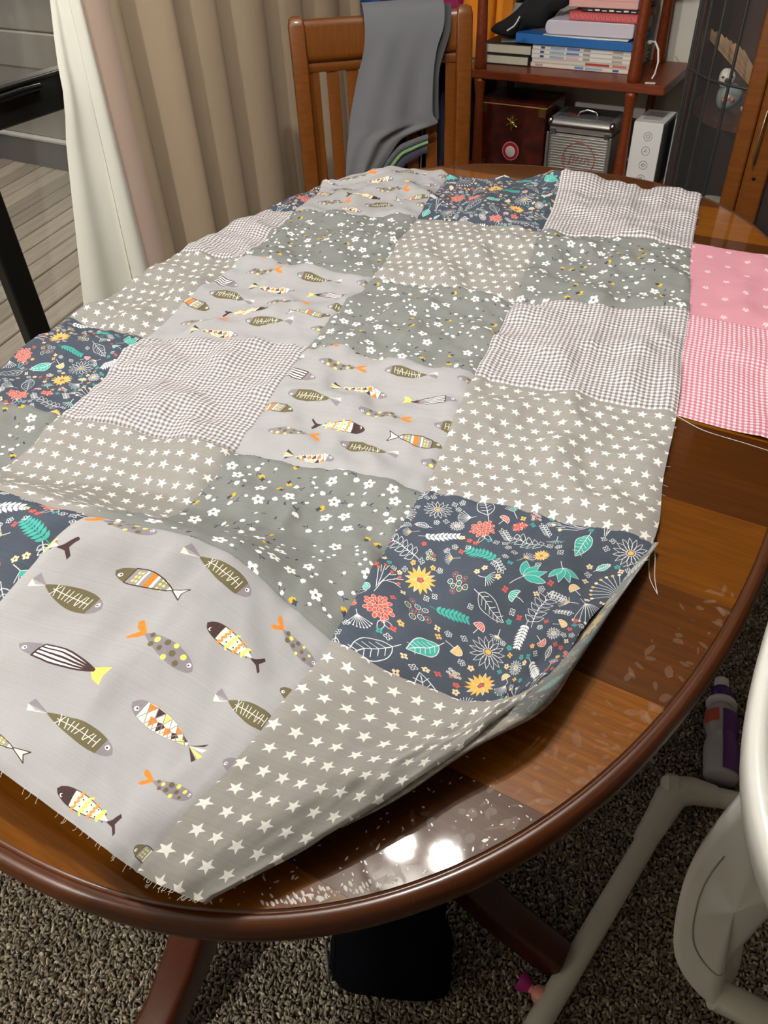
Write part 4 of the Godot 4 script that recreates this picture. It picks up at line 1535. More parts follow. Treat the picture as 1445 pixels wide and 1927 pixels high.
	obj("lid", span(Vector3(-0.001, 0.018, -0.161), Vector3(0.213, 0.036, 0.001), 0.002), mat(c8(226, 170, 164), 0.7), pb)
	# black soft bag slumped behind
	var bag := thing("black_pouch", "black soft fabric pouch slumped left of the lilac binder", "bag", Vector3(-0.65, 0.777, -1.842))
	var bg := Geo.new()
	var bp := PackedVector3Array()
	for r in 17:
		var v := PI * r / 16.0
		for k in 24:
			var a := TAU * k / 24
			var q := Vector3(signf(cos(a)) * pow(absf(cos(a)), 0.7) * sin(v), -cos(v), signf(sin(a)) * pow(absf(sin(a)), 0.7) * sin(v))
			var top := clampf((q.x + 1.0) * 0.5, 0, 1)
			var w := 1.0 + 0.12 * noise.get_noise_3d(q.x * 60, q.y * 60, q.z * 60)
			var px := q.x * 0.132
			var base := 0.031 * smoothstep(-0.04, -0.024, px) + 0.041 * smoothstep(0.06, 0.073, px)
			var tall := lerpf(0.05, 0.14, smoothstep(0.0, 0.8, top)) - base * 0.7
			bp.append(Vector3(px, base + (q.y * 0.5 + 0.5) * tall * w, q.z * 0.055 * w))
	bg.grid(bp, 17, 24, true)
	obj("body", bg, M.black_cloth, bag)
	var strap := Geo.new()
	strap.tube([Vector3(-0.045, 0.035, 0.080), Vector3(-0.02, 0.05, 0.084), Vector3(-0.012, 0.062, 0.083), Vector3(-0.006, 0.075, 0.078)], 0.0025, 6)
	obj("white_cord", strap, M.white, bag, "short white cord")
	var jar := thing("glass_jar", "small clear glass jar behind the black pouch by left post", "jar", Vector3(-0.728, 0.714, -1.945))
	var jg := Geo.new()
	jg.lathe([[0.0, 0.0], [0.03, 0.0], [0.034, 0.01], [0.036, 0.09], [0.03, 0.125], [0.024, 0.132], [0.024, 0.15], [0.022, 0.15], [0.022, 0.132], [0.028, 0.122], [0.033, 0.09], [0.031, 0.012], [0.0, 0.006]], Vector3.ZERO, 20)
	var jm := mat(Color(0.85, 0.9, 0.88, 0.25), 0.1)
	jm.transparency = BaseMaterial3D.TRANSPARENCY_ALPHA
	obj("body", jg, jm, jar)
	var jl := Geo.new()
	jl.lathe([[0.0, 0.15], [0.027, 0.15], [0.027, 0.168], [0.0, 0.17]], Vector3.ZERO, 20)
	obj("lid", jl, M.chrome, jar)
	var op := thing("orange_pouch", "orange cloth pouch standing in the shelf's left rear corner", "bag", Vector3(-0.787, 0.7135, -1.955))
	var og := Geo.new()
	var opp := PackedVector3Array()
	for r in 13:
		var v := r / 12.0
		for k in 24:
			var a := TAU * k / 24
			var u := signf(cos(a)) * pow(absf(cos(a)), 0.5)
			var w := signf(sin(a)) * pow(absf(sin(a)), 0.5)
			var nn := (1.0 + 0.08 * noise.get_noise_3d(u * 80, v * 90, w * 80)) * (0.94 if r == 0 else 1.0)
			opp.append(Vector3(u * 0.03 * nn, v * 0.24, w * 0.032 * (1.0 - 0.7 * v) * nn))
	og.grid(opp, 13, 24, true)
	obj("body", og, mat(c8(236, 140, 24), 0.85), op)
	obj("hem", span(Vector3(-0.03, 0.232, -0.008), Vector3(0.03, 0.242, 0.008), 0.003), mat(c8(210, 120, 20), 0.85), op)
	# white cable hanging past the right post, and a paper scrap
	var cb := Geo.new()
	cb.tube([Vector3(-0.245, 0.80, -1.80), Vector3(-0.228, 0.806, -1.775), Vector3(-0.212, 0.79, -1.76), Vector3(-0.205, 0.76, -1.755), Vector3(-0.207, 0.73, -1.75), Vector3(-0.213, 0.716, -1.748)], 0.003, 8)
	var cable := thing("white_cable", "short white charging cable looped beside the shelf's right post", "cable")
	obj("cord", cb, M.white, cable)
	var plug := Geo.new()
	plug.box(Vector3(-0.25, 0.799, -1.805), Vector3(0.016, 0.009, 0.012), 0.002)
	obj("plug", plug, M.white, cable)
	var card := thing("paper_scrap", "tiny white paper scrap lying on shelf's front right corner", "paper", Vector3(-0.205, 0.7135, -1.705))
	obj("sheet", one_box(Vector3(0, 0.001, 0), Vector3(0.03, 0.002, 0.012), 0.0005, Basis(Vector3.UP, 0.1)), M.white, card)
	var card2 := thing("grey_leaflet", "grey crumpled leaflet lying on top of the dark books", "paper", Vector3(-0.70, 0.7725, -1.83))
	obj("sheet", one_box(Vector3(0, 0.003, 0), Vector3(0.08, 0.005, 0.07), 0.002, Basis(Vector3.UP, 0.4)), mat(c8(120, 116, 114), 0.6), card2)
	# magazines and papers standing on edge at the right of the stack are part of the shelf view
	# wooden box with brass clasp and round sticker
	var wb := thing("wooden_box", "dark red wooden box with brass beetle clasp and round sticker", "box", Vector3(-0.65, 0.40, -1.74))
	var burl := noise_tex(0.02, c8(150, 66, 50), c8(86, 34, 28), 14)
	var wm := mat(c8(150, 132, 128), 0.3)
	wm.albedo_texture = burl
	tri_mat(wm, 4.0)
	obj("body", span(Vector3(-0.118, 0, -0.17), Vector3(0.118, 0.205, 0), 0.003), wm, wb)
	obj("lid", span(Vector3(-0.12, 0.207, -0.172), Vector3(0.12, 0.216, 0.002), 0.002), wm, wb)
	obj("lid_edging", span(Vector3(-0.121, 0.2035, -0.173), Vector3(0.121, 0.2075, 0.003), 0.001), mat(c8(172, 120, 66), 0.4), wb, "pale edging strip")
	for e in [[-0.105, 0.19], [0.105, 0.19], [-0.105, 0.012], [0.105, 0.012]]:
		obj("corner_plate", one_box(Vector3(e[0], e[1], 0.001), Vector3(0.026, 0.026, 0.003), 0.001), mat(c8(120, 92, 48), 0.4, 0.8), wb)
	var cl := Geo.new()
	cl.lathe([[0.0, 0.006], [0.008, 0.005], [0.013, 0.001], [0.0135, -0.002], [0.0, -0.002]], Vector3(0.002, 0.150, 0.003), 16, Basis(Vector3.RIGHT, PI / 2))
	cl.lathe([[0.0, 0.006], [0.007, 0.004], [0.009, -0.002], [0.0, -0.002]], Vector3(0.002, 0.168, 0.003), 14, Basis(Vector3.RIGHT, PI / 2))
	for a in 6:
		var w := Vector3(cos(0.5 + a * TAU / 6) * 0.021, sin(0.5 + a * TAU / 6) * 0.024, 0.004)
		cl.tube([Vector3(0.002, 0.155, 0.004), Vector3(0.002, 0.155, 0.004) + w * 0.7, Vector3(0.002, 0.155, 0.003) + w + Vector3(0.002, 0, 0)], 0.003, 6, [], Vector3.BACK)
	obj("clasp", cl, M.brass, wb, "brass clasp shaped like a beetle")
	var stc := Geo.new()
	stc.lathe([[0.0, 0.0012], [0.030, 0.0012], [0.0305, 0.0], [0.0, 0.0]], Vector3(0.002, 0.063, 0.0), 28, Basis(Vector3.RIGHT, PI / 2))
	var sti := obj("round_sticker", stc, mat(c8(226, 150, 160), 0.4), wb, "round pink and red sticker")
	for e in [[0.0270, 0.0018, c8(176, 28, 44)], [0.0180, 0.0022, c8(222, 216, 212)]]:
		var d := Geo.new()
		d.lathe([[0.0, e[1]], [e[0], e[1]], [e[0] + 0.0002, 0.0], [0.0, 0.0]], Vector3(0.002, 0.062 if e[0] < 0.02 else 0.063, 0.0), 28, Basis(Vector3.RIGHT, PI / 2))
		obj("sticker_disc", d, mat(e[2], 0.4), sti)
	# aluminium vanity case
	var ac := thing("aluminium_case", "silver ribbed aluminium case with red scribbled marks under the shelf", "case", Vector3(-0.413, 0.40, -1.745))
	var alu := mat(c8(188, 186, 182), 0.35, 0.85)
	obj("body", span(Vector3(-0.104, 0, -0.155), Vector3(0.104, 0.135, -0.004), 0.003), alu, ac)
	for k in 15:
		var rg := Geo.new()
		rg.tube([Vector3(-0.094, 0.012 + k * 0.0083, -0.0035), Vector3(0.094, 0.012 + k * 0.0083, -0.0035)], 0.0036, 6)
		obj("rib", rg, alu, ac)
	for s in [-1.0, 1.0]:
		obj("corner_strip", span(Vector3(s * 0.106 - 0.008, 0, -0.008), Vector3(s * 0.106 + 0.002, 0.138, 0.001), 0.003), alu, ac)
		var kb := Geo.new()
		kb.lathe([[0.0, 0.011], [0.006, 0.009], [0.0105, 0.003], [0.011, -0.008], [0.0, -0.008]], Vector3(s * 0.103, 0.172, -0.004), 14)
		obj("corner_cap", kb, M.chrome, ac)
		obj("latch", span(Vector3(s * 0.09 - 0.009, 0.132, -0.004), Vector3(s * 0.09 + 0.009, 0.15, 0.003), 0.002), M.chrome, ac)
	obj("lid", span(Vector3(-0.105, 0.14, -0.157), Vector3(0.105, 0.158, 0.0), 0.003), alu, ac)
	var lt := Geo.new()
	lt.prism(PackedVector2Array([Vector2(-0.16, 0.158), Vector2(0.004, 0.158), Vector2(0.004, 0.168), Vector2(-0.001, 0.177), Vector2(-0.012, 0.181), Vector2(-0.145, 0.181), Vector2(-0.158, 0.175)]), Vector3(0.108, 0, 0), Basis(Vector3.BACK, Vector3.UP, Vector3.LEFT), 0.216, 0.004)
	obj("lid_top", lt, mat(c8(205, 203, 200), 0.3, 0.7), ac)
	obj("top_sheet", span(Vector3(-0.09, 0.1805, -0.145), Vector3(0.09, 0.1825, -0.02), 0.001), mat(c8(92, 90, 92), 0.5), ac, "dark grey top panel")
	obj("top_patch", one_box(Vector3(-0.04, 0.183, -0.07), Vector3(0.045, 0.001, 0.04), 0.0003, Basis(Vector3.UP, 0.7)), mat(c8(140, 62, 66), 0.5), ac, "faded red patch")
	var hn := Geo.new()
	hn.tube([Vector3(-0.03, 0.182, -0.05), Vector3(-0.022, 0.194, -0.05), Vector3(0.0, 0.2, -0.055), Vector3(0.028, 0.194, -0.06), Vector3(0.034, 0.182, -0.06)], 0.005, 8, [], Vector3.BACK)
	obj("handle", hn, M.chrome, ac)
	var scr := mat(c8(188, 70, 66), 0.6)
	var strokes := []
	var oval := []
	for k in 25:
		oval.append(Vector3(0.005 + cos(TAU * k / 24 + 0.4) * 0.055, 0.063 + sin(TAU * k / 24 + 0.4) * 0.052, 0.0022))
	strokes.append(oval)
	for e in [[[-0.045, 0.085], [-0.05, 0.07], [-0.038, 0.062], [-0.045, 0.05]], [[-0.028, 0.045], [-0.02, 0.075], [-0.008, 0.074], [-0.012, 0.052], [-0.026, 0.048]], [[-0.004, 0.05], [0.004, 0.074], [0.012, 0.052], [0.02, 0.07]], [[0.026, 0.052], [0.03, 0.068], [0.042, 0.066], [0.04, 0.05]]]:
		strokes.append(e.map(func(q: Array) -> Vector3: return Vector3(q[0], q[1], 0.0022)))
	for e in strokes:
		var sg := Geo.new()
		sg.tube(e, 0.0011, 5, [], Vector3.BACK)
		obj("red_scribble", sg, scr, ac, "red pen stroke")
	# white carton with four round icons
	var wc := thing("white_carton", "white carton with column of four round icons beneath the shelf", "box", Vector3(-0.1905, 0.40, -1.715))
	obj("body", span(Vector3(-0.045, 0, -0.145), Vector3(0.045, 0.205, 0), 0.001), mat(c8(226, 224, 222), 0.6), wc)
	obj("side_panel", span(Vector3(0.0448, 0.01, -0.135), Vector3(0.0456, 0.195, -0.012), 0.0002), mat(c8(70, 70, 74), 0.5), wc, "dark printed side")
	obj("top_label", span(Vector3(-0.03, 0.2048, -0.12), Vector3(0.025, 0.2054, -0.03), 0.0002), mat(c8(190, 186, 184), 0.6), wc)
	for k in 4:
		var ic := Geo.new()
		var o := Vector3(0.004, 0.166 - k * 0.042, 0.0004)
		var rg := []
		for a in 21:
			rg.append(o + Vector3(cos(TAU * a / 20) * 0.0125, sin(TAU * a / 20) * 0.0125, 0))
		ic.tube(rg, 0.0007, 4, [], Vector3.BACK)
		var gl: Array = [[[-0.003, -0.004], [-0.005, 0.003], [0.0, 0.007], [0.005, 0.003], [0.003, -0.004], [-0.001, -0.006]], [[-0.005, -0.004], [0.001, 0.006], [0.005, -0.003], [-0.003, 0.0]], [[-0.006, 0.0], [0.0, 0.005], [0.006, 0.0], [0.0, -0.005], [-0.006, 0.0]], [[-0.004, 0.0], [0.005, 0.0], [0.003, 0.005], [-0.003, 0.005], [-0.005, -0.001], [-0.001, -0.006], [0.005, -0.004]]][k]
		ic.tube(gl.map(func(q: Array) -> Vector3: return o + Vector3(q[0], q[1], 0)), 0.001, 4, [], Vector3.BACK)
		obj("icon", ic, mat(c8(110, 108, 108), 0.6), wc)
	var gf := thing("grey_folder", "upright light grey folder wedged between white carton and glass cabinet", "folder", Vector3(-0.122, 0.40, -1.79))
	obj("cover", span(Vector3(-0.008, 0, -0.2), Vector3(0.008, 0.205, 0), 0.002), mat(c8(160, 158, 158), 0.6), gf)
	obj("spine_edge", span(Vector3(-0.0085, 0, -0.004), Vector3(0.0085, 0.205, 0.002), 0.002), mat(c8(186, 184, 184), 0.6), gf)
	# brown chest left of the shelf
	var bc := thing("brown_chest", "dark brown wooden chest with brass knob behind the chair's right post", "cabinet", Vector3(-0.91, 0, -1.86))
	obj("body", span(Vector3(-0.10, 0, -0.14), Vector3(0.085, 0.66, 0.1), 0.004), M.cabinet, bc)
	var dd := obj("drawer_front", span(Vector3(-0.09, 0.40, 0.098), Vector3(0.075, 0.64, 0.112), 0.004), M.cabinet, bc)
	var kn := Geo.new()
	kn.lathe([[0.0, 0.022], [0.008, 0.02], [0.012, 0.013], [0.006, 0.006], [0.006, 0.0], [0.0, 0.0]], Vector3(0.045, 0.51, 0.112), 14, Basis(Vector3.RIGHT, PI / 2))
	obj("knob", kn, M.brass, dd)

# ------------------------------------------------------------------ glass cabinet
func cabinet() -> void:
	var c := thing("display_cabinet", "dark wooden corner display cabinet with curved leaded glass side", "cabinet")
	var curve := [Vector2(-0.078, -1.60), Vector2(-0.068, -1.53), Vector2(-0.03, -1.47), Vector2(0.012, -1.42), Vector2(0.068, -1.38), Vector2(0.118, -1.362)]
	var plan := PackedVector2Array(curve)
	plan.append_array([Vector2(0.86, -1.362), Vector2(0.86, -2.0), Vector2(-0.078, -2.0)])
	var flat := Basis(Vector3.RIGHT, Vector3.BACK, Vector3.DOWN)
	var g := Geo.new()
	g.prism(plan, Vector3(0, 0.12, 0), flat, 0.12)
	obj("plinth", g, M.cabinet, c)
	g = Geo.new()
	g.prism(plan, Vector3(0, 1.95, 0), flat, 0.06)
	obj("cornice", g, M.cabinet, c)
	obj("back_panel", span(Vector3(-0.078, 0.12, -2.0), Vector3(0.86, 1.9, -1.98)), M.cabinet, c)
	obj("side_panel", span(Vector3(0.84, 0.12, -1.98), Vector3(0.86, 1.9, -1.362)), M.cabinet, c)
	obj("side_panel", span(Vector3(-0.082, 0.12, -1.98), Vector3(-0.066, 1.9, -1.60)), M.cabinet, c)
	var inner := PackedVector2Array()
	for q in [Vector2(-0.06, -1.66), Vector2(-0.045, -1.60), Vector2(-0.01, -1.535), Vector2(0.035, -1.49), Vector2(0.09, -1.465), Vector2(0.16, -1.455)]:
		inner.append(q)
	inner.append_array([Vector2(0.83, -1.455), Vector2(0.83, -1.975), Vector2(-0.06, -1.975)])
	for y in [0.69, 1.25]:
		g = Geo.new()
		g.prism(inner, Vector3(0, y, 0), flat, 0.018)
		obj("inner_shelf", g, M.cabinet, c)
	# panes and lead came
	for k in 5:
		var a: Vector2 = curve[k]
		var b: Vector2 = curve[k + 1]
		for e in [[0.12, 0.80], [0.80, 1.9]]:
			g = Geo.new()
			var n := Vector3(b.y - a.y, 0, -(b.x - a.x)).normalized() * 0.0015
			var A := Vector3(a.x, e[0], a.y)
			var B := Vector3(b.x, e[0], b.y)
			var H := Vector3(0, e[1] - e[0], 0)
			g.quad(A + n, B + n, B + H + n, A + H + n, n)
			g.quad(A - n, B - n, B + H - n, A + H - n, -n)
			g.quad(A + n, A - n, A - n + H, A + n + H, A - B)
			g.quad(B + n, B - n, B - n + H, B + n + H, B - A)
			obj("glass_pane", g, M.cabinet_pane, c)
	for k in 5:
		var q: Vector2 = curve[k]
		g = Geo.new()
		g.tube([Vector3(q.x, 0.12, q.y), Vector3(q.x, 1.9, q.y)], 0.0042 if k < 4 else 0.004, 8, [], Vector3.BACK)
		obj("lead_strip", g, M.lead, c)
	for y in [0.80, 1.35]:
		g = Geo.new()
		g.tube(curve.slice(1).map(func(q: Vector2) -> Vector3: return Vector3(q.x, y, q.y)), 0.0035, 8)
		obj("lead_strip", g, M.lead, c)
	obj("frame_post", span(Vector3(0.116, 0.12, -1.385), Vector3(0.156, 1.9, -1.352), 0.004), M.chair, c)
	var d := obj("door", span(Vector3(0.1585, 0.13, -1.382), Vector3(0.215, 1.89, -1.35), 0.004), M.chair, c)
	obj("door_rail", span(Vector3(0.215, 0.13, -1.38), Vector3(0.60, 0.20, -1.352), 0.003), M.chair, d)
	obj("door_rail", span(Vector3(0.215, 1.82, -1.38), Vector3(0.60, 1.89, -1.352), 0.003), M.chair, d)
	obj("glass_pane", span(Vector3(0.215, 0.20, -1.369), Vector3(0.60, 1.82, -1.365), 0.0005), M.cabinet_pane, d)
	obj("frame_post", span(Vector3(0.60, 0.12, -1.385), Vector3(0.66, 1.9, -1.352), 0.004), M.chair, c)
	obj("glass_pane", span(Vector3(0.66, 0.12, -1.369), Vector3(0.84, 1.9, -1.365), 0.0005), M.cabinet_pane, c)
	var h := Geo.new()
	h.sweep([Vector3(0.178, 0.765, -1.35), Vector3(0.177, 0.757, -1.334), Vector3(0.176, 0.70, -1.326), Vector3(0.175, 0.645, -1.334), Vector3(0.175, 0.637, -1.35)], PackedVector2Array([Vector2(-0.004, -0.002), Vector2(0.004, -0.002), Vector2(0.0055, 0), Vector2(0.004, 0.002), Vector2(-0.004, 0.002), Vector2(-0.0055, 0)]), Vector3.RIGHT)
	obj("handle", h, mat(c8(196, 186, 158), 0.3, 0.9), d, "slim pale metal bow handle")
	var kh := Geo.new()
	kh.lathe([[0.0, 0.002], [0.004, 0.002], [0.005, 0.0], [0.0, 0.0]], Vector3(0.185, 0.602, -1.35), 12, Basis(Vector3.RIGHT, PI / 2))
	obj("keyhole", kh, mat(c8(40, 30, 22), 0.4, 0.6), d)
	# ornaments inside
	var duck := thing("bird_ornament", "small white and grey ceramic bird ornament inside the glass cabinet", "ornament", Vector3(0.033, 0.69, -1.60), 0.5)
	var bp := PackedVector3Array()
	for r in 13:
		var v := PI * r / 12.0
		for k in 18:
			var a := TAU * k / 18
			var q := Vector3(cos(a) * sin(v), -cos(v), sin(a) * sin(v))
			bp.append(Vector3(q.x * 0.034 * (1.0 + 0.25 * q.x), 0.034 + q.y * 0.034, q.z * 0.026))
	var bg := Geo.new()
	bg.grid(bp, 13, 18, true)
	obj("body", bg, mat(c8(128, 142, 140), 0.35), duck)
	var hp := PackedVector3Array()
	for p in bp:
		hp.append(Vector3(-0.016, 0.08, 0.004) + (p - Vector3(0, 0.034, 0)) * Vector3(0.62, 0.68, 0.8))
	var hg := Geo.new()
	hg.grid(hp, 13, 18, true)
	obj("head", hg, mat(c8(222, 216, 204), 0.35), duck)
	for s in [-1.0, 1.0]:
		var eg := Geo.new()
		eg.lathe([[0.0, 0.003], [0.0025, 0.002], [0.0035, 0.0], [0.0025, -0.002], [0.0, -0.003]], Vector3(-0.018 + 0.012 * s, 0.086, 0.024), 10)
		obj("eye", eg, M.dark, duck)
	var bk := Geo.new()
	bk.lathe([[0.0, 0.018], [0.003, 0.01], [0.006, 0.0], [0.0, 0.0]], Vector3(-0.018, 0.078, 0.024), 10, Basis(Vector3.RIGHT, PI / 2))
	obj("beak", bk, mat(c8(60, 56, 52), 0.4), duck)
	for k in 3:
		var pg := Geo.new()
		pg.lathe([[0.0, 0.004], [0.006, 0.003], [0.007, 0.0], [0.0, 0.0]], Vector3(-0.015 + k * 0.012, 0.03 + 0.006 * (k % 2), 0.024), 10, Basis(Vector3.RIGHT, PI / 2))
		obj("painted_flower", pg, mat([c8(196, 120, 90), c8(210, 150, 120), c8(160, 90, 80)][k], 0.4), duck)
	var fan := thing("wooden_fan", "tan folding fan opened behind the bird ornament in the cabinet", "fan", Vector3(0.10, 0.69, -1.72))
	for k in 9:
		var a := 2.46 - k * 0.018
		var fg := Geo.new()
		var o := Vector3(0.005 + k * 0.003, 0.012, k * 0.0025)
		var dir := Vector3(cos(a), sin(a), 0)
		fg.sweep([o, o + dir * (0.245 - k * 0.012)], PackedVector2Array([Vector2(-0.006, -0.001), Vector2(0.006, -0.001), Vector2(0.006, 0.001), Vector2(-0.006, 0.001)]), Vector3.BACK, [0.7, 1.3])
		obj("rib", fg, mat(c8(176, 138, 100).darkened(0.06 * (k % 3)), 0.7), fan)
	var dish := thing("small_dish", "small pale dish on the cabinet shelf right of bird ornament", "dish", Vector3(0.115, 0.69, -1.56))
	var sg := Geo.new()
	sg.lathe([[0.0, 0.0], [0.016, 0.0], [0.03, 0.012], [0.034, 0.02], [0.031, 0.02], [0.015, 0.005], [0.0, 0.004]], Vector3.ZERO, 20)
	obj("bowl", sg, mat(c8(222, 208, 190), 0.35), dish)
	var cb := thing("storage_tin", "pale green tin standing at the bottom of the display cabinet", "tin", Vector3(0.075, 0.12, -1.5))
	var tg := Geo.new()
	tg.lathe([[0.0, 0.0], [0.045, 0.0], [0.047, 0.006], [0.047, 0.34], [0.045, 0.345], [0.0, 0.345]], Vector3.ZERO, 24)
	obj("body", tg, mat(c8(150, 150, 132), 0.5), cb)
	var tl := Geo.new()
	tl.lathe([[0.0, 0.36], [0.046, 0.36], [0.049, 0.355], [0.049, 0.335], [0.047, 0.335]], Vector3.ZERO, 24)
	obj("lid", tl, mat(c8(170, 168, 150), 0.5), cb)

# ------------------------------------------------------------------ high chair
func high_chair() -> void:
	var c := thing("high_chair", "white plastic child's high chair with round tray beside the table", "high chair")
	# tray
	var o := Vector3(0.705, 0, 0.36)
	var prof := [[0.80, 0.772], [0.93, 0.765], [0.975, 0.77], [0.99, 0.782], [1.0, 0.796], [0.998, 0.806], [0.985, 0.812], [0.955, 0.813], [0.935, 0.809], [0.915, 0.797], [0.90, 0.791], [0.86, 0.789], [0.5, 0.788], [0.0, 0.788]]
	var p := PackedVector3Array()
	for e in prof:
		for k in 96:
			var a := TAU * k / 96
			var u := signf(cos(a)) * pow(absf(cos(a)), 2.0 / 2.9)
			var v := signf(sin(a)) * pow(absf(sin(a)), 2.0 / 2.9)
			p.append(o + Vector3(u * 0.225 * e[0], e[1], v * 0.285 * e[0]))
	var g := Geo.new()
	g.grid(p, prof.size(), 96, true)
	obj("tray", g, M.white_plastic, c)
	# leg cover: a moulded shell that runs from under the tray to the front tube
	var out := [Vector3(0.62, 0.74, 0.36), Vector3(0.545, 0.72, 0.375), Vector3(0.516, 0.62, 0.394), Vector3(0.502, 0.55, 0.411), Vector3(0.498, 0.5, 0.431), Vector3(0.503, 0.45, 0.449), Vector3(0.512, 0.405, 0.459), Vector3(0.525, 0.372, 0.465), Vector3(0.548, 0.342, 0.468), Vector3(0.575, 0.322, 0.467), Vector3(0.583, 0.328, 0.455), Vector3(0.576, 0.345, 0.445), Vector3(0.572, 0.37, 0.44), Vector3(0.578, 0.42, 0.43), Vector3(0.59, 0.5, 0.415), Vector3(0.625, 0.62, 0.39)]
	var ctr := Vector3.ZERO
	for q in out:
		ctr += q / out.size()
	var fine := []
	for k in out.size():
		for s in 4:
			fine.append(out[k].cubic_interpolate(out[(k + 1) % out.size()], out[(k - 1 + out.size()) % out.size()], out[(k + 2) % out.size()], s / 4.0))
	var nrm := Vector3(-0.25, 0.30, 0.92).normalized()
	var lay := PackedVector3Array()
	for e in [[0.0, -0.045], [0.98, -0.045], [1.0, -0.035], [1.0, -0.008], [0.985, 0.0], [0.95, 0.006], [0.8, 0.009], [0.4, 0.009], [0.0, 0.009]]:
		for q in fine:
			lay.append(ctr + (q - ctr) * e[0] + nrm * e[1])
	g = Geo.new()
	g.grid(lay, 9, fine.size(), true)
	obj("leg_shell", g, M.white_plastic, c)
	g = Geo.new()
	var gr := []
	for k in range(10, 44):
		gr.append(ctr + (fine[k] - ctr) * 0.62 + nrm * 0.0092)
	g.tube(gr, 0.0009, 5)
	obj("mould_line", g, mat(c8(150, 147, 140), 0.4), c, "thin recessed mould line")
	# tubular base
	var tm := mat(c8(214, 210, 198), 0.3)
	for e in [
		[Vector3(0.478, 0.024, 0.075), Vector3(0.458, 0.02, 0.20), Vector3(0.41, 0.02, 0.49), Vector3(0.38, 0.02, 0.68)],
		[Vector3(0.505, 0.03, 0.035), Vector3(0.56, 0.028, 0.02), Vector3(0.72, 0.026, -0.02), Vector3(0.93, 0.024, -0.07)],
		[Vector3(0.572, 0.33, 0.458), Vector3(0.606, 0.32, 0.452), Vector3(0.70, 0.305, 0.445), Vector3(0.92, 0.30, 0.43)],
		[Vector3(0.93, 0.024, -0.07), Vector3(0.86, 0.40, 0.12), Vector3(0.80, 0.74, 0.30)],
		[Vector3(0.92, 0.30, 0.43), Vector3(0.93, 0.16, 0.48), Vector3(0.94, 0.02, 0.55)]]:
		g = Geo.new()
		g.tube(e, 0.0175, 14)
		obj("tube", g, tm, c)
	g = Geo.new()
	g.tube([Vector3(0.462, 0.021, 0.16), Vector3(0.472, 0.024, 0.105), Vector3(0.478, 0.03, 0.065), Vector3(0.487, 0.033, 0.047), Vector3(0.51, 0.032, 0.034), Vector3(0.545, 0.029, 0.024)], 0.0225, 16, [0.86, 1.0, 1.15, 1.2, 1.05, 0.86])
	g.box(Vector3(0.474, 0.045, 0.05), Vector3(0.036, 0.036, 0.036), 0.01, Basis(Vector3.UP, 0.3))
	obj("corner_joint", g, tm, c)
	# seat and back behind the tray, outside the picture
	g = Geo.new()
	g.prism(PackedVector2Array([Vector2(-0.16, -0.16), Vector2(0.16, -0.16), Vector2(0.17, 0.12), Vector2(0.12, 0.17), Vector2(-0.12, 0.17), Vector2(-0.17, 0.12)]), Vector3(0.90, 0.60, 0.30), Basis(Vector3.RIGHT, Vector3.BACK, Vector3.DOWN), 0.04, 0.012)
	obj("seat", g, M.white_plastic, c)

